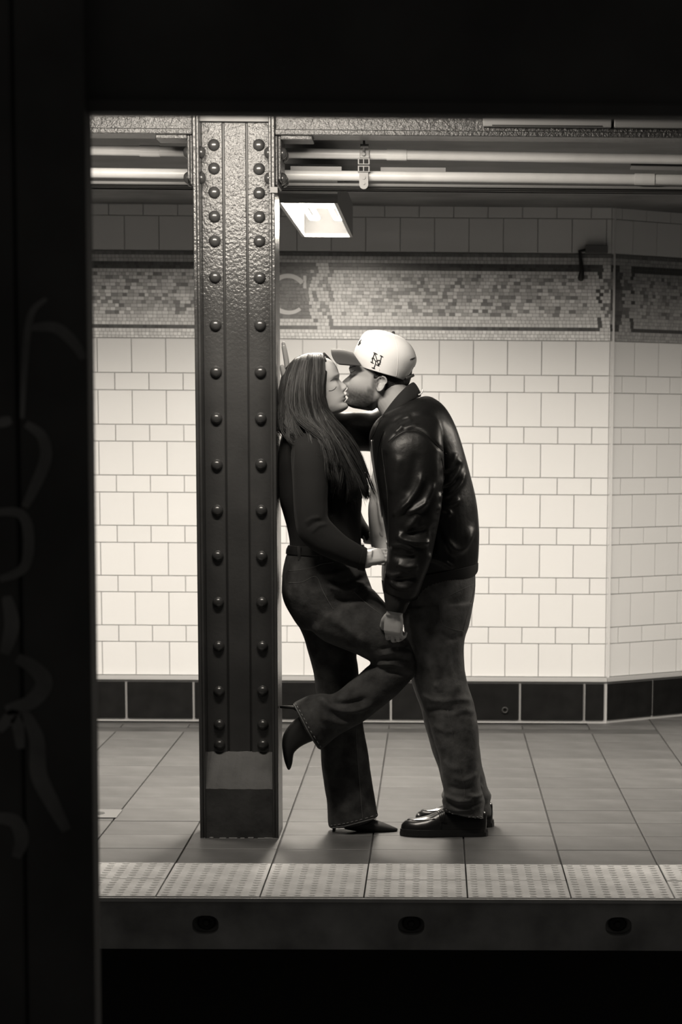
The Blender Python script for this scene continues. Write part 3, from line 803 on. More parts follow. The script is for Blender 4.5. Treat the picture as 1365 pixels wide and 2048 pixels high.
# ================================================================== PEOPLE: shared builders
def head_mesh(h, ear, Yc, facing, tilt, nose=.125, offset=0.0, jaw=1.0, rows=84, cols=112, lips=1.0, xs=1.0):
    """a head with brow, closed eyes, nose, lips, cheeks and chin.  ear: world XZ of the ear canal"""
    zk = np.array([0, .025, .06, .10, .14, .18, .22, .27, .33, .42, .50, .57, .64, .72, .80, .87, .93, .97, 1.0])
    xf = np.array([.28, .375, .405, .395, .375, .392, .402, .398, .392, .380, .368, .408, .414, .405, .375, .31, .215, .12, .0])
    xb = np.array([.02, -.01, -.04, -.07, -.10, -.14, -.19, -.26, -.32, -.38, -.415, -.43, -.435, -.43, -.405, -.36, -.28, -.19, -.05])
    wd = np.array([.09, .15, .185, .215, .24, .255, .268, .28, .29, .305, .315, .322, .33, .333, .318, .28, .215, .14, .02])
    dk = catmull(np.stack([zk, xf, xb, wd], 1), 8); zk, xf, xb, wd = dk.T
    zs = np.concatenate([np.linspace(0, .7, int(rows*.75)), np.linspace(.7, 1, rows-int(rows*.75)+1)[1:]])
    V = np.zeros((len(zs), cols, 3)); A = np.linspace(0, 2*math.pi, cols, endpoint=False)
    # more columns at the front of the face
    A = A+.35*np.sin(A)*-1
    def g(y, z, cy, cz, sy, sz): return np.exp(-((y-cy)/sy)**2-((z-cz)/sz)**2)
    for i, z in enumerate(zs):
        a, b, w = np.interp(z, zk, xf), np.interp(z, zk, xb), np.interp(z, zk, wd)*(1+(jaw-1)*float(np.interp(z, [.2, .5], [1, 0])))
        c, s = np.cos(A), np.sin(A); xc = .02 if z > .25 else .02+(.25-z)*.5
        y = w*np.sign(s)*np.abs(s)**.86
        x = np.where(c > 0, xc+(a-xc)*np.abs(c)**.80, xc-(xc-b)*np.abs(c)**.92)
        fr = np.clip(c*2.2, 0, 1)
        nz_ = np.interp(z, [.295, .315, .335, .365, .40, .46, .52, .56, .60], [0, .45, .85, 1.0, .86, .52, .22, .06, 0])*nose
        sg = np.interp(z, [.30, .34, .40, .50, .56], [.060, .058, .046, .036, .045])
        add = nz_*np.exp(-(y/sg)**2)
        add += .020*nose/.125*(g(y, z, .055, .335, .028, .03)+g(y, z, -.055, .335, .028, .03))
        add += lips*(.020*g(y, z, 0, .238, .10, .020)-.016*g(y, z, 0, .209, .11, .010)+.020*g(y, z, 0, .180, .085, .020)-.012*g(y, z, 0, .145, .1, .018))
        add += -.040*(g(y, z, .135, .505, .075, .045)+g(y, z, -.135, .505, .075, .045))
        add += .026*(g(y, z, .140, .487, .050, .026)+g(y, z, -.140, .487, .050, .026))
        add += .016*(g(y, z, .12, .575, .10, .025)+g(y, z, -.12, .575, .10, .025))
        add += .014*(g(y, z, .20, .40, .09, .07)+g(y, z, -.20, .40, .09, .07))
        add += -.010*g(y, z, 0, .275, .02, .03)
        x = x+add*fr
        V[i, :, 0], V[i, :, 1], V[i, :, 2] = x, y, z-.47
    V[:, :, 0] *= xs; V[:, :, :] *= h
    if offset:
        n = V/np.linalg.norm(V, axis=2, keepdims=True); V = V+n*offset
    ct, st = math.cos(tilt), math.sin(tilt)
    X = V[:, :, 0]*ct-V[:, :, 2]*st; Z = V[:, :, 0]*st+V[:, :, 2]*ct
    W = np.stack([ear[0]+facing*X, Yc+V[:, :, 1], ear[1]+Z], 2)
    return W
def head_local(P, h, ear, Yc, facing, tilt, xs=1.0):
    X = (P[:, 0]-ear[0])*facing; Z = P[:, 2]-ear[1]; ct, st = math.cos(tilt), math.sin(tilt)
    return np.stack([(X*ct+Z*st)/h/xs, (P[:, 1]-Yc)/h, (-X*st+Z*ct)/h+.47], 1)
def head_world(q, h, ear, Yc, facing, tilt, xs=1.0):
    x, y, z = q[0]*h*xs, q[1]*h, (q[2]-.47)*h; ct, st = math.cos(tilt), math.sin(tilt)
    return np.array([ear[0]+facing*(x*ct-z*st), Yc+y, ear[1]+x*st+z*ct])
def ear_shape(mb, c, hgt, facing, side, tilt):
    """outer ear: raised rim, bowl and lobe"""
    R = []; n = 26
    lev = [(1.0, .0), (1.03, .55), (.95, 1.0), (.84, .95), (.72, .45), (.55, .15), (.3, .05), (.05, .05)]
    for q, lift in lev:
        ring = []
        for k in range(n):
            t = 2*math.pi*k/n; sx = math.cos(t)*.34*(1.12 if math.sin(t) > 0 else .80); sz = math.sin(t)*.5
            lx = (-sx*q-.05*math.sin(t))*hgt; lz = sz*q*hgt
            dep = (.018*lift+.012)*(1.0 if sx > -.1 else .6)*hgt/.062
            X = lx*math.cos(tilt)-lz*math.sin(tilt); Z = lx*math.sin(tilt)+lz*math.cos(tilt)
            ring.append((c[0]+facing*X, c[1]+side*dep, c[2]+Z))
        R.append(ring)
    base = [(p[0], c[1]-side*.02, p[2]) for p in R[0]]
    mb.rings([base]+R)
def stitch(name, bvh, pts, r, m, parent, **kw):
    mb = MB(); surf_line(mb, bvh, pts, r, **kw)
    if mb.v:
        o = mb.build(name, m, parent, smooth=True)
        if kw.get('dash'): tag(o, kind='stuff')
def unit(v): v = np.array(v, float); return v/np.linalg.norm(v)
def hand(mb, wrist, fwd, thumb_side, back, size=.185, curls=((.5, .7, .5),)*4, thumb=(.35, .3), spread=.06, side_sign=1, thick=1.0):
    """palm, four jointed fingers of unequal length and a thumb from the side of the palm"""
    w = np.array(wrist); f = unit(fwd); s = unit(np.array(thumb_side)-f*(np.array(thumb_side)@f)); b = unit(np.cross(f, s)); b = b if b@np.array(back) > 0 else -b
    L = size; R = []; n = 14
    for t, hw, th in ((-.10, .026, .019), (.03, .029, .018), (.15, .037, .0165), (.30, .041, .0155), (.42, .041, .0135), (.48, .038, .0095), (.52, .032, .005)):
        c = w+f*L*t; R.append([c+s*hw*math.copysign(abs(math.cos(q))**.8, math.cos(q))*L/.185+b*th*thick*math.copysign(abs(math.sin(q))**.8, math.sin(q)) for q in np.linspace(0, 2*math.pi, n, endpoint=False)])
    mb.rings(R)
    lens = [(.215, .135, .105), (.24, .15, .11), (.22, .14, .11), (.17, .105, .09)]; offs = [.029, .0098, -.0098, -.028]
    for i in range(4):
        p = w+f*L*(.45 if i in (1, 2) else .43)+s*offs[i]*L/.185; pts = [p-f*.012]; rad = [.0092*L/.185]; ang = 0
        sp = spread*(1.5-i); ff = unit(f+s*sp); r_ = (.0092, .0085, .0078, .0068) if i < 3 else (.0082, .0075, .0069, .006)
        cur = curls[i] if len(curls) > i else curls[0]
        for j in range(3):
            ang += cur[j]; d = ff*math.cos(ang)-b*math.sin(ang)
            st = pts[-1] if j else p
            e = st+d*lens[i][j]*L
            pts += [st+(e-st)*.5, e]; rad += [r_[j]*L/.185*.97, r_[j+1]*L/.185*1.04]
        mb.tube(pts, rad, 10, round_ends=True)
    p0 = w+f*L*.10+s*.022*L/.185; d1 = unit(f*.75+s*.75-b*.25); p1 = p0+d1*L*.20
    d2 = unit(f*math.cos(thumb[0])+s*.45-b*math.sin(thumb[0])); p2 = p1+d2*L*.17
    d3 = unit(f*math.cos(thumb[0]+thumb[1])+s*.1-b*math.sin(thumb[0]+thumb[1])); p3 = p2+d3*L*.13
    mb.tube([p0, (p0+p1)/2, p1, (p1+p2)/2, p2, (p2+p3)/2, p3], [.013, .0135, .0115, .0105, .0105, .0098, .0085], 10, round_ends=True)
def shade_attr(me, vals):
    a = me.color_attributes.new('shade', 'FLOAT_COLOR', 'POINT')
    a.data.foreach_set('color', np.stack([vals, vals, vals, np.ones_like(vals)], 1).ravel())
def person(name, me, m, origin, label):
    o = link_mesh(name, me, m, None, origin=origin); tag(o, label, 'person'); return o
sst = lambda x, a, b: (lambda t: t*t*(3-2*t))(np.clip((x-a)/(b-a), 0, 1))

# ================================================================== THE MAN
YM = 9.16
M_EAR = at(756, 762, YM)[[0, 2]]; M_H, M_TILT = .214, math.radians(9)
MH = dict(h=M_H, ear=M_EAR, Yc=YM+.008, facing=-1, tilt=M_TILT, xs=1.12)
J_TORSO = [(776, 1196, 951, 1148, YM, .150), (766, 1168, 955, 1128, YM, .160), (764, 1135, 956, 1090, YM, .172), (769, 1085, 956, 1052, YM, .175),
           (758, 1010, 952, 1000, YM, .178), (748, 945, 941, 948, YM, .180), (741, 892, 925, 890, YM, .190), (741, 866, 908, 843, YM, .200),
           (752, 842, 889, 812, YM, .190), (770, 826, 866, 795, YM, .140), (781, 822, 850, 792, YM, .095)]
SLEEVE = [(790, 838, 868, 826, YM-.12, .07), (772, 862, 880, 850, YM-.17, .075), (764, 895, 887, 892, YM-.205, .078), (768, 942, 889, 948, YM-.22, .078), (774, 1000, 884, 1012, YM-.225, .078),
          (776, 1058, 872, 1076, YM-.23, .078), (774, 1105, 862, 1126, YM-.235, .074), (770, 1145, 848, 1164, YM-.24, .066), (768, 1174, 836, 1192, YM-.24, .056), (771, 1186, 822, 1202, YM-.24, .047)]
FAR_SLEEVE = [(806, 806, 815, 905, YM+.13, .07), (775, 806, 785, 910, YM+.17, .07), (738, 822, 742, 904, YM+.16, .062), (704, 824, 704, 901, YM+.12, .056), (672, 822, 668, 890, YM+.08, .05), (640, 790, 622, 848, YM+.04, .045), (606, 752, 588, 800, YM+.02, .038)]
PELVIS_M = [(782, 1130, 948, 1105, YM, .150), (790, 1160, 951, 1150, YM, .158), (798, 1200, 951, 1184, YM, .163), (805, 1240, 942, 1238, YM, .160), (818, 1285, 926, 1278, YM, .130)]
LEG_M = [(803, 1215, 948, 1205, YM-.08, .085), (808, 1250, 938, 1250, YM-.087, .092), (814, 1290, 929, 1282, YM-.09, .092), (825, 1335, 929, 1336, YM-.09, .088), (834, 1378, 938, 1374, YM-.09, .084), (846, 1410, 949, 1407, YM-.09, .080),
         (857, 1440, 955, 1440, YM-.09, .077), (871, 1488, 959, 1488, YM-.09, .072), (881, 1523, 962, 1526, YM-.09, .068), (886, 1562, 964, 1560, YM-.09, .066), (891, 1588, 967, 1584, YM-.09, .064), (886, 1600, 973, 1604, YM-.09, .068), (888, 1612, 971, 1620, YM-.09, .064), (886, 1622, 973, 1639, YM-.09, .064)]
LEG_M2 = [(806, 1215, 945, 1205, YM+.085, .085), (810, 1285, 926, 1280, YM+.11, .09), (822, 1360, 934, 1360, YM+.125, .084), (846, 1430, 951, 1430, YM+.125, .076), (862, 1490, 962, 1490, YM+.125, .07), (876, 1530, 970, 1535, YM+.125, .066), (887, 1575, 975, 1572, YM+.125, .063),
          (882, 1590, 984, 1590, YM+.125, .067), (886, 1602, 981, 1606, YM+.125, .062), (889, 1610, 984, 1618, YM+.125, .063), (890, 1614, 983, 1633, YM+.125, .062)]
def sh(keys, a):                                       # the body inside the clothes: the same limbs, slimmer
    out = []
    for k in keys:
        mx, my = (k[0]+k[2])/2, (k[1]+k[3])/2
        out.append((mx+(k[0]-mx)*a, my+(k[1]-my)*a, mx+(k[2]-mx)*a, my+(k[3]-my)*a, k[4], k[5]*a))
    return out
mb = MB()
mb.rings([list(r) for r in head_mesh(**MH, nose=.102, jaw=1.06)])
loft(mb, [(738, 792, 810, 758, YM, .054), (752, 812, 816, 774, YM, .056), (768, 838, 826, 792, YM, .064), (775, 865, 850, 830, YM, .09)], seg=28)   # neck
loft(mb, sh(J_TORSO, .72), seg=24); loft(mb, sh(SLEEVE, .5), seg=18); loft(mb, sh(FAR_SLEEVE, .55), seg=18)
loft(mb, sh(PELVIS_M, .7), seg=24); loft(mb, sh(LEG_M, .55), seg=18); loft(mb, sh(LEG_M2, .55), seg=18)
e0 = head_world((-.055, -.300, .435), **MH); ear_shape(mb, (e0[0], e0[1]+.006, e0[2]), .054, -1, -1, M_TILT)
e1 = head_world((-.055, .300, .435), **MH); ear_shape(mb, (e1[0], e1[1]-.006, e1[2]), .054, -1, 1, M_TILT)
# near hand hanging half curled by the thigh, far hand flat on the column
wr = at(793, 1214, YM-.24)
loft(mb, [(772, 1195, 820, 1206, YM-.24, .030), (774, 1218, 808, 1224, YM-.24, .024), (772, 1230, 806, 1232, YM-.24, .022)], seg=18)
hand(mb, at(790, 1222, YM-.24), at(784, 1300, YM-.23)-at(790, 1222, YM-.24), (-1, .55, 0), (-.25, -1, .1), size=.158, thick=1.1,
     curls=((.55, .95, .6), (.6, .95, .6), (.7, 1.0, .6), (.75, 1.05, .6)), thumb=(.5, .4), spread=.10)
xh = CX1+.016
hand(mb, (xh+.02, YM+.015, float(at(575, 790, YM)[2])), (-.10, .0, 1), (0, -1, 0), (1, 0, .1), size=.178, curls=((.02, .05, .03),)*4, thumb=(.1, .05), spread=.08)
me = remesh(mb.mesh(), .0027, smooth=2, fac=.45)
P = get_co(me); q = head_local(P, **MH); ph = head_world((0, 0, 0), **MH)
inh = (q[:, 2] > -.05) & (np.abs(q[:, 1]) < .5) & (np.abs(q[:, 0]) < .6) & (q[:, 2] < 1.1)
beard = sst(q[:, 2], .40, .20)*sst(q[:, 0], -.05, .08)*sst(q[:, 2], -.12, .02)
beard = np.maximum(beard, sst(q[:, 2], .40, .30)*sst(np.abs(q[:, 0]-.07), .09, .03)*.9)
beard = np.maximum(beard, sst(np.abs(q[:, 0]-.03), .075, .01)*sst(q[:, 2], .22, .36)*sst(q[:, 2], .66, .60)*sst(np.abs(q[:, 1]), .2, .26)*.8)
beard *= 1-.85*np.exp(-((q[:, 2]-.205)/.035)**2)*(np.abs(q[:, 1]) < .13)*(q[:, 0] > .3)
stub = np.clip(.86+.04*wobble(P, 700, 3), .3, 1.1)
val = np.full(len(P), .36); val = np.where(inh, val*(1-np.clip(beard*stub*.97, 0, .92)), val)
shade_attr(me, val); man_me = me.copy()
man = person('person', me, M['skin_m'], tuple(floor_at(890, 1660)), 'person in white cap, black leather bomber jacket and jeans leaning in to kiss')
man_bvh = bvh_of(man_me)
mb = MB(); surf_line(mb, man_bvh, [(700, 746), (705, 744.5), (711, 741)], .0009); surf_line(mb, man_bvh, [(699, 736.5), (705, 734), (712, 733)], .0013)
mb.build('eyelashes', M['lash'], man, smooth=True)
# short hair under the cap
W = head_mesh(**MH, nose=0, offset=.004, lips=0); mb = MB(); F = []; R, C = W.shape[:2]
Q = head_local(W.reshape(-1, 3), **MH).reshape(R, C, 3)
for i in range(R-1):
    for j in range(C):
        k = (j+1) % C; qx, qz = Q[i, j, 0], Q[i, j, 2]
        if (qz > .22 and qx < -.13-.0*qz and qz > .22+max(0, (qx+.36))*.5)  or (.5 < qz < .66 and qx < .02):
            F.append((i*C+j, i*C+k, (i+1)*C+k, (i+1)*C+j))
mb.add(W.reshape(-1, 3), F); me = bake(mb.mesh(), [('SOLIDIFY', dict(thickness=.008, offset=-1))]); fix_normals(me)
link_mesh('short_hair', me, M['hair_m'], man)

# ---- cap
YC_ = YM
cap = empty('baseball_cap', tuple(at(770, 710, YM))); set_parent(cap, man); tag(cap, 'white baseball cap with dark visor')
CAPK = [(715, 733, 812, 761, YC_, .084), (708, 714, 825, 743, YC_, .088), (710, 699, 834, 722, YC_, .089), (717, 685, 831, 704, YC_, .084), (725, 671, 821, 688, YC_, .070), (734, 663, 804, 675, YC_, .048), (748, 660.5, 785, 667, YC_, .022), (760, 660.5, 772, 663, YC_, .006)]
mb = MB(); loft(mb, CAPK, sub=7, seg=48, ex=2.15); me = mb.mesh()
# open the underside and cut the arch over the strap at the back
bm = bmesh.new(); bm.from_mesh(me); bm.faces.ensure_lookup_table()
caps_f = [f for f in bm.faces if len(f.verts) > 4]; low = min(caps_f, key=lambda f: f.calc_center_median().z)
bmesh.ops.delete(bm, geom=[low], context='FACES_ONLY')
arch = Vector(at(834, 752, YC_))
kill = [f for f in bm.faces if (f.calc_center_median()-arch).length < .036 and f.calc_center_median().x > arch.x-.045]
bmesh.ops.delete(bm, geom=kill, context='FACES'); bm.to_mesh(me); bm.free()
me = bake(me, [('SOLIDIFY', dict(thickness=.003, offset=-1))]); P = get_co(me); N_ = get_no(me)
set_co(me, P+N_*(wobble(P, 30, 5)*.0012)[:, None])
cap_me = me.copy(); link_mesh('crown', me, M['cap'], cap)
cap_bvh = bvh_of(cap_me)
# visor
mb = MB(); nS, nT = 25, 13; G0 = []
for i in range(nS):
    s = -1+2*i/(nS-1); row = []
    root = at(707+19*s*s, 706+27*s*s, YC_)
    tip = at(662.5+3*s*s+11*abs(s)**6, 699+26*s*s+4*s**4, YC_)
    for j in range(nT):
        t = j/(nT-1); p = root*(1-t)+tip*t; p = p.copy(); p[1] = YC_+s*(.078*(1-t)+.070*t); p[2] += .004*math.sin(math.pi*t)*(1-s*s); row.append(p)
    G0.append(row)
mb.add([p for r in G0 for p in r], [(i*nT+j, (i+1)*nT+j, (i+1)*nT+j+1, i*nT+j+1) for i in range(nS-1) for j in range(nT-1)])
me = bake(mb.mesh(), [('SOLIDIFY', dict(thickness=.004, offset=0)), ('SUBSURF', dict(levels=1))]); link_mesh('visor', me, M['visor'], cap)
c = at(786, 668, YC_); mb = MB(); mb.tube([c-np.array([0, 0, .003]), c+np.array([.0015, 0, .004])], [.008, .006], 12, round_ends=True); mb.build('button', M['visor'], cap, smooth=True)
mb = MB(); mb.tube(catmull([at(813, 757, YC_-.055), at(824, 752, YC_-.035), at(828, 750, YC_), at(824, 752, YC_+.035), at(813, 757, YC_+.055)], 5), .005, 8, flat=.4); mb.build('back_strap', M['visor'], cap, smooth=True)
# embroidered letters: N crossed by Y, on the side; small marks on the front and back
def lp(x, y): return (650+x/6.205, 640+y/6.205)
NY = [[(622,408),(600,470),(588,528)],[(622,410),(640,470),(655,520),(668,570)],[(705,446),(690,510),(668,570)],
      [(607,405),(625,411),(652,428)],[(686,442),(705,447),(722,460)],[(570,518),(588,528),(606,538)],
      [(592,468),(610,475),(622,500),(634,515),(625,560),(608,598)],[(634,515),(650,505),(672,500),(690,508),(692,525)],[(586,588),(606,598),(624,602)],
      [(640,552),(655,560),(676,568)],[(592,468),(588,482),(594,492)],[(664,540),(678,548),(690,538)]]
mb = MB()
for st in NY: surf_line(mb, cap_bvh, [lp(*p) for p in st], .0016, lift=.4, seg=6)
mb.build('team_letters', M['thread_cap'], cap, smooth=True)
mb = MB()
for st in ([(455,245),(440,275),(420,320)],[(440,262),(428,290),(436,302),(450,280)],[(415,300),(425,315)]): surf_line(mb, cap_bvh, [lp(*p) for p in st], .0016, lift=.5)
mb.build('front_letters', M['thread_cap'], cap, smooth=True)
mb = MB()
for st in ([(1060,490),(1085,478),(1122,465)],[(1062,500),(1075,480),(1085,496),(1098,474),(1108,484)],[(1095,490),(1124,474)]): surf_line(mb, cap_bvh, [lp(*p) for p in st], .0009, lift=.5)
mb.build('back_script', M['thread_cap'], cap, smooth=True)
for st in ([(742,662),(752,685),(758,712),(760,746)],[(786,668),(794,690),(797,720),(793,754)]): stitch('panel_seam', cap_bvh, st, .0007, M['cap'], cap, lift=.15)

# ---- tee shirt
T_K = [(752, 1130, 900, 1120, YM, .085), (744, 1098, 920, 1090, YM, .085), (741, 1069, 930, 1060, YM, .085), (738, 1025, 930, 1015, YM, .085), (743, 957, 925, 955, YM, .085), (755, 905, 905, 890, YM, .09), (772, 862, 870, 840, YM, .085), (783, 835, 846, 806, YM, .082), (774, 826, 834, 792, YM, .066)]
mb = MB(); loft(mb, T_K, seg=40); me = remesh(mb.mesh(), .005, 3)
sculpt(me, [([(748, 985), (752, 1030), (762, 1075)], 6, -.008), ([(742, 1000), (745, 1050), (752, 1092)], 6, .005), ([(758, 1000), (764, 1050)], 5, .004)], YM, facing=False)
link_mesh('tee_shirt', me, M['tee'], man)
c = [at(838, 790, YM-.050), at(843, 787, YM-.045), at(845.5, 783, YM-.035), at(846, 780, YM-.02)]
mb = MB(); mb.tube(catmull(c, 4), .0026, 8); mb.build('shirt_tag', M['tee'], man, smooth=True)

# ---- jacket
jk = empty('bomber_jacket', tuple(at(850, 1000, YM))); set_parent(jk, man); tag(jk, 'black leather bomber jacket with ribbed collar, cuffs and hem')
mb = MB(); loft(mb, J_TORSO, seg=48, ex=2.3); loft(mb, SLEEVE, seg=36); loft(mb, FAR_SLEEVE, seg=32)
me = remesh(mb.mesh(), .0048, smooth=5, fac=.5)
P = get_co(me); N_ = get_no(me); set_co(me, P+N_*(wobble(P*np.array([1, 1, .7]), 26, 11)*.0022)[:, None])
JF = [([(797, 1022), (812, 1008), (828, 990), (840, 968), (846, 945)], 6, .013), ([(822, 1020), (845, 1008), (858, 990), (868, 965)], 6, .012), ([(786, 1030), (806, 1019), (824, 1001)], 5, .009),
      ([(814, 1024), (838, 1019), (857, 1000)], 5, .010), ([(794, 1076), (822, 1051), (838, 1026)], 6, .013), ([(796, 1075), (828, 1083), (861, 1084)], 5, .014), ([(800, 1062), (830, 1064), (858, 1060)], 8, -.014),
      ([(782, 1092), (806, 1090), (828, 1102)], 5, .010), ([(794, 1126), (814, 1134), (838, 1130)], 6, .011), ([(785, 1108), (812, 1112), (835, 1110)], 8, -.010), ([(771, 1146), (788, 1151), (806, 1146)], 5, .010), ([(779, 1158), (796, 1173), (822, 1174)], 5, .010),
      ([(790, 1156), (815, 1158), (836, 1152)], 7, -.009), ([(884, 1075), (909, 1101), (930, 1096), (948, 1058)], 8, .013), ([(877, 1014), (898, 1012), (921, 1000)], 5, .009), ([(874, 1019), (896, 1024), (902, 1034)], 5, .009),
      ([(885, 966), (900, 964), (917, 938), (920, 915)], 6, .010), ([(880, 998), (906, 984), (924, 964), (930, 940)], 6, .010), ([(888, 940), (905, 930), (912, 905)], 6, .008), ([(886, 950), (905, 948), (918, 925)], 7, -.008),
      ([(878, 985), (902, 976), (920, 955)], 6, -.008), ([(800, 858), (812, 848), (826, 840)], 4, .005), ([(795, 848), (806, 838), (822, 832)], 4, .005), ([(790, 866), (800, 858), (806, 850)], 4, .006), ([(808, 862), (822, 852), (836, 848)], 4, .005),
      ([(871, 1045), (880, 1070), (892, 1095), (905, 1130)], 6, -.012), ([(866, 1050), (868, 1085), (862, 1110)], 6, -.010), ([(800, 910), (792, 950), (786, 990)], 10, .006), ([(835, 905), (826, 950), (812, 990)], 10, -.006),
      ([(770, 900), (764, 950), (770, 1000)], 8, -.010), ([(885, 900), (887, 950), (884, 1000), (874, 1040)], 7, -.007), ([(777, 884), (790, 872), (806, 862), (822, 859), (842, 862), (860, 876), (877, 893), (893, 908)], 3, -.006), ([(858, 1115), (885, 1125), (908, 1140)], 6, .008)]
sculpt(me, [(p, w, a*.8) for p, w, a in JF], YM-.25)
me = bake(me, [('SMOOTH', dict(factor=.5, iterations=2))])
jk_me = me.copy(); link_mesh('leather_shell', me, M['leather'], jk); jk_bvh = bvh_of(jk_me)
# armhole seam, yoke line, zip edge
mb = MB()
for pts in ([(777, 884), (790, 872), (806, 862), (822, 859), (842, 862), (860, 876), (877, 893), (893, 908)], [(770, 830), (758, 848), (750, 866), (744, 876)], [(769, 860), (760, 885), (756, 920), (758, 960)], [(884, 915), (888, 950), (884, 990)]):
    stitch('seam', jk_bvh, pts, .0014, M['leather'], jk, lift=.2)
mb = MB(); surf_line(mb, jk_bvh, [(744, 880), (747, 915), (752, 950), (758, 985), (764, 1025), (770, 1060), (775, 1088)], .0022, lift=.6); mb.build('zipper', M['zipper'], jk, smooth=True)
# ribbed collar, cuffs, hem band
def ribbed(keys, name, par, m, n=64, sub=8, amp=.0010, seg_axis=True, ex=2.2):
    R = loft_rings(keys, sub=sub, seg=n*2, ex=ex); out = []
    for r in R:
        c = np.mean(r, 0); out.append([p+(p-c)/np.linalg.norm(p-c)*(amp if k % 2 else -amp) for k, p in enumerate(r)])
    mb = MB(); mb.rings(out); me = mb.mesh(); fix_normals(me); return link_mesh(name, me, m, par)
def collar():
    """standing rib collar: a leaning band round the neck, open at the throat"""
    R = []; n = 44
    for i in range(n):
        a = math.radians(-158+316*i/(n-1)); ca, sa = math.cos(a), math.sin(a)      # 0 = nape
        t = (1-ca)/2                                                               # 0 nape -> 1 throat
        lo = at(842-92*t**.85, 794+84*t**1.15, YM); hi = at(826-76*t**.95, 764+92*t**1.25, YM)
        wl, wh = .112*(1-.30*t), .078*(1-.32*t)
        p0 = lo.copy(); p1 = hi.copy(); p0[1] = YM-sa*wl*1.1; p1[1] = YM-sa*wh*1.1
        mid = (p0+p1)/2+np.array([.004*ca, -sa*.006, 0]); R.append([p0, mid, p1])
    mb = MB(); V = [p for r in R for p in r]
    mb.add(V, [(i*3+j, (i+1)*3+j, (i+1)*3+j+1, i*3+j+1) for i in range(n-1) for j in range(2)])
    me = bake(mb.mesh(), [('SOLIDIFY', dict(thickness=.011, offset=0)), ('SUBSURF', dict(levels=2))]); return me
link_mesh('collar', collar(), M['knit'], jk)
ribbed([(770, 1178, 828, 1194, YM-.24, .050), (769, 1190, 820, 1204, YM-.24, .043), (771, 1206, 814, 1216, YM-.24, .040), (773, 1220, 809, 1226, YM-.24, .034)], 'cuff', jk, M['knit'], n=34)
ribbed([(604, 750, 588, 796, YM+.02, .040), (590, 738, 574, 780, YM+.015, .034)], 'cuff', jk, M['knit'], n=30)
ribbed([(764, 1160, 957, 1126, YM, .166), (768, 1186, 956, 1142, YM, .158), (780, 1214, 949, 1152, YM, .150)], 'hem_band', jk, M['knit'], n=110, ex=2.3, amp=.0007)

# ---- jeans and shoes
jn = empty('jeans', tuple(at(880, 1400, YM))); set_parent(jn, man)
mb = MB(); loft(mb, PELVIS_M, seg=40); loft(mb, LEG_M, seg=36); loft(mb, LEG_M2, seg=36)
me = remesh(mb.mesh(), .0045, smooth=4)
P = get_co(me); N_ = get_no(me); low = sst(P[:, 2], .55, .05)
set_co(me, P+N_*(wobble(P*np.array([.7, .7, 1.3]), 34, 21)*(.0016+.0022*low))[:, None])
MF = [([(842, 1388), (872, 1400), (905, 1396)], 5, .004), ([(880, 1408), (915, 1398), (945, 1402)], 5, .004), ([(855, 1425), (885, 1418), (915, 1424)], 5, -.004), ([(905, 1428), (930, 1420), (952, 1428)], 6, .004), ([(866, 1450), (890, 1462), (910, 1460)], 6, .003),
      ([(890, 1592), (918, 1602), (948, 1600)], 5, .009), ([(930, 1590), (952, 1594), (968, 1590)], 5, .008), ([(888, 1604), (925, 1613), (968, 1608)], 4, -.008), ([(884, 1616), (915, 1621), (950, 1619)], 4, .005), ([(895, 1572), (920, 1578), (945, 1570)], 6, -.005), ([(905, 1552), (930, 1560), (958, 1548)], 6, .005), ([(886, 1520), (905, 1535), (925, 1535)], 7, .004),
      ([(835, 1235), (848, 1290), (866, 1345), (880, 1385)], 9, .009), ([(820, 1250), (832, 1300), (846, 1350)], 8, -.005), ([(880, 1264), (905, 1277), (928, 1270)], 6, -.006), ([(905, 1290), (912, 1340), (922, 1370)], 8, -.004)]
sculpt(me, MF, YM-.15); jm_me = me.copy(); link_mesh('denim', me, M['denim_m'], jn); jm_bvh = bvh_of(jm_me)
for pts in ([(896, 1420), (903, 1455), (912, 1500), (922, 1545), (930, 1580), (928, 1600)], [(878, 1205), (881, 1225), (885, 1247), (905, 1258), (927, 1262)], [(880, 1200), (905, 1188), (930, 1176), (948, 1168)], [(927, 1262), (934, 1235), (944, 1200), (949, 1175)]):
    stitch('stitching', jm_bvh, pts, .0010, M['thread_d'], jn)
stitch('hem_stitching', jm_bvh, [(886, 1614), (900, 1624), (915, 1631), (935, 1634), (955, 1634), (971, 1633)], .0012, M['thread'], jn, dash=2, sub=10)
# back pocket patch lifted off the seat

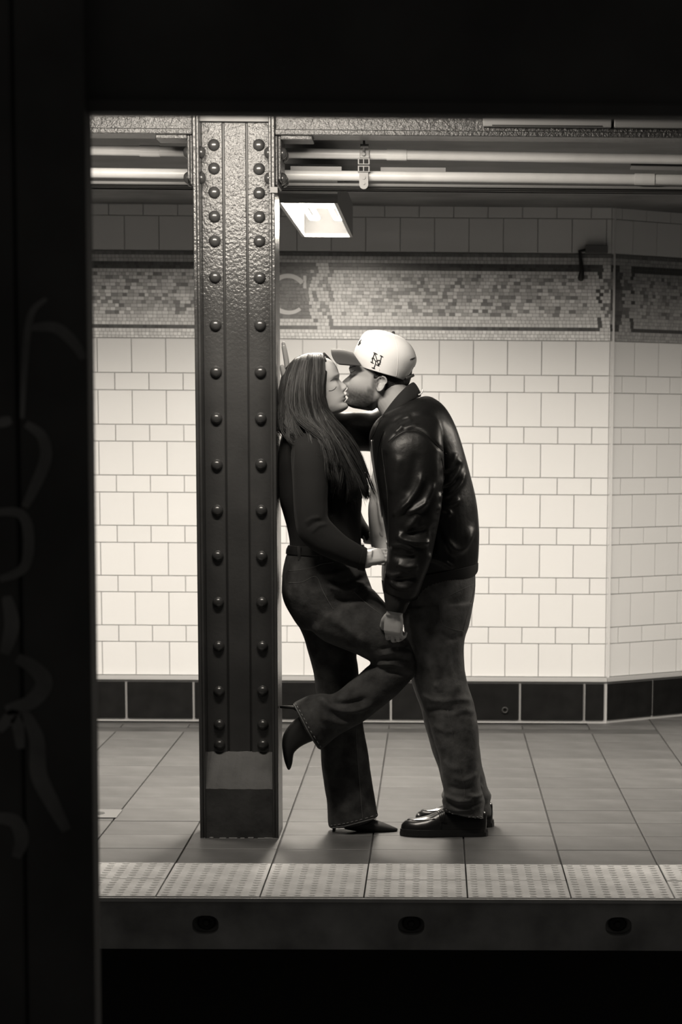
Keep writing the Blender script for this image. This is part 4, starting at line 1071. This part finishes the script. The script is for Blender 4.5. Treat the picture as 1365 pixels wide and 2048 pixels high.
def shoe(Y, tx, hx, y_sole, mirror):
    """penny loafer with thick sole; tx, hx: toe and heel in the picture"""
    s = empty('loafer', tuple(at((tx+hx)/2, y_sole, Y))); set_parent(s, man)
    T = at(tx, y_sole, Y); Hh = at(hx, y_sole, Y); T[2] = Hh[2] = 0; Lx = Hh[0]-T[0]
    def out(f):                                        # half width along the shoe
        return np.interp(f, [0, .03, .08, .18, .32, .5, .65, .8, .92, .98, 1], [.006, .022, .034, .046, .050, .043, .037, .036, .034, .024, .010])
    def slab(z0, z1, k, f0, f1, name, m):
        fs = np.linspace(f0, f1, 26); ring = [(T[0]+Lx*f, Y-out(f)*k) for f in fs]+[(T[0]+Lx*f, Y+out(f)*k) for f in fs[::-1]]
        mb = MB(); mb.rings([[(x, y, z) for x, y in ring] for z in (z0, z0+.003, z1-.003, z1)]); me = mb.mesh(); fix_normals(me); link_mesh(name, me, m, s, smooth=False)
    slab(.002, .014, 1.06, 0, 1, 'outsole', M['sole']); slab(.0, .004, 1.04, .68, 1, 'heel', M['sole']); slab(.013, .024, 1.03, .005, .995, 'welt', M['sole']); slab(.0, .014, 1.05, .70, .997, 'heel', M['sole'])
    R = []
    for f in np.linspace(.012, .985, 34):
        hgt = np.interp(f, [.01, .04, .10, .20, .32, .42, .5, .6, .75, .9, .985], [.012, .026, .034, .038, .046, .060, .070, .074, .072, .070, .058])
        w = out(f)*.97; ring = []; x = T[0]+Lx*f
        tp = np.interp(f, [0, .3, .5, .8, 1], [.75, .72, .60, .62, .7])
        for k in range(20):
            q = 2*math.pi*k/20; c, sn = math.cos(q), math.sin(q)
            yy = w*math.copysign(abs(c)**.75, c); zz = sn
            zz = .022+hgt*max(zz, 0)**.8 if sn > 0 else .021
            yy *= 1-(1-tp)*max(sn, 0)
            ring.append((x, Y+yy, zz))
        R.append(ring)
    mb = MB(); mb.rings(R); me = bake(mb.mesh(), [('SUBSURF', dict(levels=1))]); link_mesh('upper', me, M['shoe'], s); um = me
    b = bvh_of(me.copy()); mb = MB(); L_ = []
    for i in range(31):                                # raised apron seam round the toe
        a = -math.pi/2*1.0+math.pi*i/30; f = .40-.31*math.cos(a); yy = Y+.030*math.sin(a)
        h = b.ray_cast(Vector((T[0]+Lx*f, yy, .3)), Vector((0, 0, -1)))
        if h[0] is not None: L_.append(np.array(h[0]))
    if len(L_) > 2: mb.tube(L_, .0024, 6)
    mb.build('apron_seam', M['shoe'], s, smooth=True)
    mb = MB(); L_ = []                                 # penny strap
    for f0 in (.425, .445, .465, .485):
        L_ = []
        for i in range(17):
            yy = Y+.047*(-1+2*i/16); h = b.ray_cast(Vector((T[0]+Lx*(f0+.05*abs(-1+2*i/16)), yy, .3)), Vector((0, 0, -1)))
            if h[0] is not None: L_.append(np.array(h[0]))
        if len(L_) > 2: mb.tube(L_, .0028, 6)
    mb.build('strap', M['shoe'], s, smooth=True)
shoe(YM-.09, 800, 977, 1672, 1); shoe(YM+.125, 829, 989, 1652, -1)

# ================================================================== THE WOMAN
YL = 9.135
W_EAR = at(633.5, 777, YL)[[0, 2]]; W_H, W_TILT = .207, math.radians(17)
WH = dict(h=W_H, ear=W_EAR, Yc=YL-.004, facing=1, tilt=W_TILT)
W_TORSO = [(596, 838, 655, 838, YL, .055), (573, 856, 668, 862, YL, .10), (562, 876, 684, 884, YL, .150), (557, 912, 700, 915, YL, .158), (557, 955, 716, 955, YL, .140), (558, 1000, 725, 992, YL, .130),
           (565, 1026, 722, 1030, YL, .122), (574, 1055, 722, 1060, YL, .116), (580, 1085, 723, 1088, YL, .118), (578, 1104, 728, 1106, YL, .122)]
W_ARM = [(596, 868, 640, 862, YL-.10, .045), (585, 888, 650, 886, YL-.135, .052), (583, 920, 655, 916, YL-.155, .052), (585, 962, 656, 958, YL-.170, .050), (587, 1005, 655, 998, YL-.185, .048), (590, 1040, 656, 1020, YL-.195, .046),
         (598, 1072, 658, 1036, YL-.20, .045), (622, 1098, 672, 1052, YL-.20, .044), (655, 1116, 694, 1072, YL-.20, .041), (690, 1130, 716, 1086, YL-.195, .037), (712, 1137, 727, 1094, YL-.19, .034), (727, 1140, 733, 1099, YL-.185, .032)]
W_FAR_ARM = [(640, 880, 690, 880, YL+.12, .045), (650, 930, 705, 930, YL+.15, .045), (660, 990, 715, 985, YL+.15, .042), (680, 1040, 722, 1020, YL+.12, .040), (705, 1065, 730, 1040, YL+.08, .034), (735, 1085, 745, 1062, YL+.05, .028)]
W_PELVIS = [(580, 1094, 727, 1094, YL, .122), (571, 1114, 729, 1116, YL, .132), (566, 1140, 732, 1142, YL, .152), (564, 1168, 741, 1166, YL, .163), (567, 1196, 750, 1196, YL, .160), (584, 1230, 748, 1236, YL, .145), (600, 1256, 735, 1266, YL, .11)]
W_LEG = [(604, 1285, 668, 1345, 0, 0)]
W_THIGH = [(612, 1222, 712, 1165, YL-.05, .070), (622, 1258, 744, 1176, YL-.075, .088), (645, 1280, 765, 1198, YL-.085, .088), (682, 1296, 785, 1226, YL-.09, .084), (714, 1309, 803, 1256, YL-.09, .078), (738, 1322, 820, 1282, YL-.09, .073), (752, 1336, 833, 1310, YL-.09, .070), (770, 1362, 837, 1338, YL-.09, .062)]
W_SHIN = [(790, 1308, 836, 1346, YL-.09, .062), (762, 1316, 820, 1364, YL-.09, .066), (738, 1330, 790, 1394, YL-.09, .066), (719, 1347, 752, 1423, YL-.09, .066), (692, 1367, 724, 1442, YL-.09, .066), (664, 1387, 692, 1462, YL-.085, .068), (642, 1387, 668, 1478, YL-.085, .072), (614, 1393, 654, 1490, YL-.085, .076), (586, 1406, 640, 1500, YL-.085, .082)]
W_STAND = [(588, 1235, 735, 1230, YL+.06, .085), (606, 1268, 724, 1275, YL+.06, .088), (616, 1300, 714, 1308, YL+.055, .085), (624, 1332, 718, 1332, YL+.05, .078), (630, 1372, 721, 1368, YL+.045, .072), (634, 1420, 725, 1420, YL+.04, .068), (638, 1470, 730, 1468, YL+.035, .068),
           (642, 1515, 737, 1510, YL+.03, .070), (648, 1558, 743, 1556, YL+.025, .074), (653, 1600, 749, 1600, YL+.025, .078), (657, 1640, 755, 1626, YL+.025, .082), (659, 1656, 757, 1634, YL+.025, .084)]
mb = MB(); mb.rings([list(r) for r in head_mesh(**WH, nose=.092, jaw=.93, lips=1.25)])
loft(mb, [(604, 800, 668, 812, YL, .050), (602, 825, 658, 838, YL, .048), (592, 850, 662, 862, YL, .055), (585, 880, 675, 890, YL, .09)], seg=26)
loft(mb, sh(W_TORSO[2:], .8), seg=24); loft(mb, sh(W_ARM, .72), seg=18); loft(mb, sh(W_FAR_ARM, .7), seg=18)
loft(mb, sh(W_PELVIS, .78), seg=24); loft(mb, sh(W_THIGH, .7), seg=18); loft(mb, sh(W_SHIN, .5), seg=18); loft(mb, sh(W_STAND, .5), seg=18)
e0 = head_world((-.015, -.285, .455), **WH); ear_shape(mb, (e0[0], e0[1]+.006, e0[2]), .054, 1, -1, -W_TILT)
# hand gripping the open edge of the jacket
wr = at(723, 1120, YL-.187)
loft(mb, [(712, 1134, 724, 1100, YL-.187, .024), (730, 1137, 735, 1102, YL-.187, .022), (742, 1135, 746, 1100, YL-.187, .020)], seg=18)
hand(mb, wr, at(775, 1108, YL-.170)-wr, (.1, .75, .75), (0, -1, .35), size=.146, thick=1.1, curls=((.35, .9, .7), (.32, .9, .7), (.32, .9, .7), (.32, .9, .7)), thumb=(.6, .4), spread=.10)
wf = at(738, 1075, YL+.05)
hand(mb, wf, at(775, 1080, YL+.03)-wf, (0, -.7, .7), (0, 1, .3), size=.155, curls=((.5, .8, .6),)*4, thumb=(.5, .3), spread=.02)
me = remesh(mb.mesh(), .0027, smooth=2, fac=.45)
P = get_co(me); q = head_local(P, **WH); val = np.full(len(P), .46)
lipm = np.exp(-((q[:, 2]-.208)/.034)**2)*(np.abs(q[:, 1]) < .11)*(q[:, 0] > .34)
val = val*(1-.5*lipm); shade_attr(me, val); wo_me = me.copy()
woman = person('person', me, M['skin_f'], tuple(floor_at(700, 1663)), 'person with long hair in black top and jeans, back against the column, one leg bent')
w_bvh = bvh_of(wo_me)
mb = MB(); surf_line(mb, w_bvh, [(658, 781.5), (664, 781), (669.5, 778), (673, 773.5)], .0008); mb.build('eyelashes', M['lash'], woman, smooth=True)
mb = MB(); surf_line(mb, w_bvh, [(661, 762), (668, 757.5), (675, 757.5)], .0009); mb.build('eyebrow', mat('brow', .10, .8), woman, smooth=True)

# ---- top
tp = empty('knit_top', tuple(at(640, 1000, YL))); set_parent(tp, woman); tag(tp, 'black long-sleeved knit top')
mb = MB(); loft(mb, W_TORSO, seg=44); loft(mb, W_ARM, seg=32); loft(mb, W_FAR_ARM, seg=28)
me = remesh(mb.mesh(), .0045, smooth=5)
P = get_co(me); N_ = get_no(me); set_co(me, P+N_*(wobble(P, 30, 31)*.0015)[:, None])
sculpt(me, [([(612, 1045), (626, 1036), (642, 1034)], 3, .003), ([(616, 1056), (632, 1044), (650, 1041)], 3, -.003), ([(625, 1064), (640, 1051), (656, 1048)], 3, .003),
            ([(656, 900), (660, 960), (660, 1010), (662, 1035)], 6, -.012), ([(582, 890), (578, 940), (580, 1000), (590, 1060)], 6, -.010), ([(630, 1125), (665, 1128), (700, 1140)], 6, -.008)], YL-.2)
tp_me = me.copy(); link_mesh('knit_body', me, M['top'], tp)
ribbed([(716, 1139, 728, 1093, YL-.19, .036), (730, 1142, 735, 1097, YL-.186, .034)], 'cuff', tp, M['top'], n=26, amp=.0008)

# ---- jeans
wj = empty('flared_jeans', tuple(at(680, 1350, YL))); set_parent(wj, woman)
mb = MB(); loft(mb, W_PELVIS, seg=40); loft(mb, W_THIGH, seg=36); loft(mb, W_STAND, seg=36); loft(mb, W_SHIN, seg=36)
me = remesh(mb.mesh(), .0045, smooth=14)
P = get_co(me); N_ = get_no(me); set_co(me, P+N_*(wobble(P, 32, 41)*.0020+wobble(P, 75, 42)*.0007)[:, None])
WFd = [([(655, 1168), (690, 1181), (730, 1168)], 6, .010), ([(660, 1155), (695, 1165), (735, 1156)], 6, -.010), ([(668, 1195), (705, 1198), (745, 1188)], 7, -.006), ([(640, 1150), (670, 1148), (700, 1138)], 5, .006),
       ([(752, 1328), (785, 1326), (815, 1336)], 4, .008), ([(760, 1318), (790, 1314), (822, 1320)], 4, -.008), ([(765, 1308), (795, 1303), (825, 1307)], 4, .007), ([(760, 1296), (790, 1292), (820, 1294)], 4, -.006), ([(770, 1342), (800, 1345), (820, 1352)], 4, -.007),
       ([(640, 1392), (660, 1412), (700, 1420), (745, 1408)], 6, .012), ([(655, 1400), (690, 1406), (735, 1395)], 6, -.010), ([(640, 1430), (690, 1446), (730, 1436)], 8, .007), ([(628, 1400), (640, 1440), (650, 1480)], 9, -.007),
       ([(668, 1500), (676, 1560), (684, 1630)], 10, -.006), ([(705, 1460), (712, 1540), (722, 1630)], 9, .007), ([(650, 1290), (690, 1300), (725, 1312)], 6, -.006), ([(640, 1225), (690, 1250), (740, 1290)], 10, .006)]
sculpt(me, WFd, YL-.12); wj_me = me.copy(); link_mesh('denim', me, M['denim_f'], wj); wj_bvh = bvh_of(wj_me)
for pts in ([(577, 1142), (600, 1140), (625, 1135), (645, 1128), (668, 1125)], [(578, 1166), (605, 1164), (632, 1153), (645, 1180), (658, 1204), (667, 1219)], [(708, 1183), (728, 1202), (748, 1218), (766, 1232)], [(712, 1450), (715, 1510), (720, 1570), (726, 1640)]):
    stitch('stitching', wj_bvh, pts, .0010, M['thread_d'], wj)
for pts in ([(663, 1651), (690, 1647), (720, 1640), (754, 1630)], [(592, 1408), (606, 1432), (622, 1462), (642, 1494)]):
    stitch('hem_stitching', wj_bvh, pts, .0014, M['thread'], wj, dash=2, sub=14)
for pts in ([(663, 1656), (690, 1652.5), (720, 1645), (756, 1635)], [(587.5, 1407), (602, 1434), (618, 1465), (639.5, 1500)]):
    stitch('hem_edge', wj_bvh, pts, .0022, M['thread_d'], wj, sub=10)
ribbed([(577, 1090, 729, 1090, YL, .127), (573, 1098, 730, 1099, YL, .129), (572, 1107, 730, 1109, YL, .132)], 'belt', wj, M['belt'], n=40, amp=.0)
for x in (598, 642):
    h = cast(wj_bvh, x, 1115)
    if h is not None:
        a = at(x, 1092, float(h[0][1])-.006); b = at(x+1, 1120, float(h[0][1])-.004); MB().tube([a, b], .006, 6, flat=.4).build('belt_loop', M['denim_f'], wj)

# ---- boots
bt = empty('ankle_boot', tuple(at(720, 1660, YL))); set_parent(bt, woman)
yb1 = YL+.02
mb = MB(); loft(mb, [(690, 1600, 722, 1600, yb1, .030), (684, 1625, 726, 1622, yb1, .032), (682, 1648, 735, 1640, yb1, .033)], seg=24)
loft(mb, [(686, 1640, 690, 1658, yb1, .026), (712, 1634, 712, 1662, yb1, .032), (735, 1636, 735, 1665, yb1, .036), (755, 1641, 755, 1666.5, yb1, .036), (772, 1647, 772, 1666, yb1, .029), (787, 1653, 787, 1664.5, yb1, .017), (796, 1657, 796, 1662, yb1, .006)], seg=24)
link_mesh('boot_upper', remesh(mb.mesh(), .003, 3), M['boot'], bt)
mb = MB(); mb.tube([at(674, 1640, yb1), at(669, 1655, yb1), floor_at(668, 1663)], [.013, .006, .005], 12); mb.build('stiletto_heel', M['boot'], bt, smooth=True)
bt = empty('ankle_boot', tuple(at(590, 1470, YL-.085))); set_parent(bt, woman); y2 = YL-.085
mb = MB(); loft(mb, [(612, 1424, 642, 1470, y2, .036), (596, 1434, 630, 1480, y2, .036), (580, 1449, 614, 1487, y2, .034), (567.5, 1468, 601, 1494, y2, .034), (564.5, 1486, 590, 1504, y2, .035), (566, 1504, 587, 1512, y2, .032), (569, 1521, 585.5, 1524, y2, .024), (573, 1533, 583, 1534, y2, .014), (576, 1540, 580, 1540, y2, .005)], seg=24)
link_mesh('boot_upper', remesh(mb.mesh(), .003, 3), M['boot'], bt)
mb = MB(); mb.tube([at(602, 1420, y2), at(588, 1415, y2), at(560, 1413.5, y2)], [.014, .006, .0045], 12); mb.build('stiletto_heel', M['boot'], bt, smooth=True)

# ---- hair: a soft mass under several thousand fine strands
GUIDES = [  # lines the locks follow, front to back: picture x, y and the distance from the middle of the head
 [(648, 708, .02), (662, 723, .030), (671, 738, .034), (678, 756, .036)],
 [(640, 709, .012), (644, 711, -.030), (648, 720, -.056), (650, 740, -.072), (646, 778, -.086), (650, 812, -.085), (668, 840, -.100), (690, 872, -.125), (712, 915, -.135), (728, 955, -.130), (740, 1000, -.110)],
 [(636, 708, .012), (639, 710, -.030), (641, 718, -.056), (642, 740, -.078), (638, 785, -.096), (645, 822, -.097), (665, 852, -.125), (690, 890, -.145), (710, 935, -.145), (722, 975, -.135), (732, 1008, -.115)],
 [(632, 708, .012), (633, 710, -.030), (634, 718, -.058), (633, 742, -.082), (632, 790, -.100), (640, 830, -.103), (657, 860, -.138), (680, 895, -.156), (698, 940, -.154), (708, 980, -.145), (712, 1012, -.135)],
 [(625, 708, .012), (625, 710, -.030), (624, 719, -.058), (621, 744, -.083), (620, 790, -.103), (630, 834, -.106), (650, 864, -.148), (668, 900, -.166), (676, 940, -.168), (674, 975, -.168), (667, 995, -.168)],
 [(616, 709, .012), (615, 711, -.030), (612, 721, -.058), (607, 746, -.081), (604, 790, -.101), (614, 834, -.106), (640, 862, -.146), (658, 890, -.166), (666, 930, -.170), (676, 965, -.168), (690, 985, -.160)],
 [(606, 711, .010), (603, 715, -.030), (599, 725, -.056), (592, 750, -.076), (588, 792, -.094), (596, 832, -.102), (622, 856, -.138), (648, 876, -.160), (662, 900, -.167), (672, 925, -.168), (684, 950, -.166)],
 [(597, 715, .008), (592, 720, -.026), (587, 731, -.046), (579, 755, -.064), (575, 797, -.082), (577, 832, -.094), (573, 852, -.118), (577, 868, -.138), (588, 878, -.148), (600, 876, -.152), (612, 868, -.152)],
 [(589, 721, .006), (578, 736, -.020), (570, 762, -.045), (566, 802, -.060), (567, 838, -.076), (570, 858, -.092), (577, 874, -.115), (586, 882, -.134)],
 [(582, 728, .004), (570, 745, -.006), (564, 770, -.014), (562, 806, -.022), (562, 840, -.032), (563, 872, -.05)],
]
def resample(G, n=30):
    W = np.array([np.append(at(x, y, YL+d), 0)[:3] for x, y, d in G]); C = catmull(W, 10)
    s = np.concatenate([[0], np.cumsum(np.linalg.norm(np.diff(C, axis=0), axis=1))]); t = np.linspace(0, s[-1], n)
    return np.stack([np.interp(t, s, C[:, k]) for k in range(3)], 1)
GR = [resample(g) for g in GUIDES]
mb = MB(); vals = []
W = head_mesh(**WH, nose=0, offset=.003, lips=0); R, C = W.shape[:2]; Q = head_local(W.reshape(-1, 3), **WH).reshape(R, C, 3); F = []
for i in range(R-1):
    for j in range(C):
        qx, qz = Q[i, j, 0], Q[i, j, 2]
        if (qx < .11+.30*max(0, qz-.70)/.3 and qz > .30) or (qx < -.02 and qz > .12) or qz > .90: F.append((i*C+j, i*C+(j+1) % C, (i+1)*C+(j+1) % C, (i+1)*C+j))
mb.add(W.reshape(-1, 3), F); vals += [.030]*(R*C)
hair_seg = 4
def strand(P, r, v):
    n0 = len(mb.v); n = len(P); rad = [r*(1.0 if i < n*.7 else 1-.75*(i-n*.7)/(n*.3)) for i in range(n)]
    mb.tube(P, rad, 3); vals.extend([v]*(len(mb.v)-n0))
g = np.random.default_rng(5); NST = 30
# thick under-locks
for a in range(1, 9):
    for k in range(5):
        t = k/5; P = GR[a]*(1-t)+GR[a+1]*t; P = P+np.array([0, .014, 0]); n0 = len(mb.v); m_ = len(P[::2])
        rr = np.interp(np.linspace(0, 1, m_), [0, .1, .35, .6, .85, 1], [.003, .009, .010, .009, .005, .001])
        mb.tube(P[::2], list(rr), 8); vals.extend([.022]*(len(mb.v)-n0))
for s in range(4200):
    a = g.uniform(1, 9-1e-3)
    lock = int(a*4.6); lg = np.random.default_rng(lock+100); ctr = (lock+.5)/4.6
    u = np.linspace(0, 1, NST)[:, None]
    # strands gather towards the middle of their lock as they fall
    A = np.clip(a+(ctr-a)*np.clip(u*1.7-.25, 0, .88), 1, 8.999); I = A.astype(int)[:, 0]; T = (A-I[:, None])
    G3 = np.stack(GR); k_ = np.arange(NST); P = G3[I, k_]*(1-T)+G3[np.minimum(I+1, 9), k_]*T
    off = g.normal(size=3)*np.array([.0026, .0035, .003]); sway = lg.normal(size=3)*.016
    ph = lg.uniform(0, 6.28); fr = lg.uniform(8, 14); wv = np.sin(u*fr+ph+g.normal()*.25)*np.array([.011, .007, .003])*u**1.3
    depth = g.uniform(-.010, .004)-.004*(1-abs(a-ctr)*6)
    P = P+off*(.4+1.0*u)+sway*u**2*np.array([1, .5, .6])+wv+np.array([0, 1, 0])*depth*np.clip(u*4, .3, 1)
    end = NST if g.random() < .3 else int(NST*g.uniform(.60, 1))
    v = max(.015, lg.uniform(.025, .085)*g.uniform(.5, 1.6))
    strand(P[:end:2] if end > 4 else P, g.uniform(.0005, .0009), v)
for s in range(90):                                   # hair on the far side of the face
    P = GR[0]+g.normal(size=3)*np.array([.002, .006, .002]); strand(P[::3], .0008, .05)
for s in range(30):                                   # fly-away ends
    a = g.uniform(1, 5); i = int(a); P = GR[i]*(1-(a-i))+GR[i+1]*(a-i); k = NST//2
    Z = P[k:].copy(); u = np.linspace(0, 1, len(Z))[:, None]; Z = Z+u**2*g.normal(size=3)*np.array([.02, .02, .012]); strand(Z[::2], .0004, .08)
me = mb.mesh('hair'); shade_attr(me, np.array(vals)); o = link_mesh('long_hair', me, M['hair'], woman)
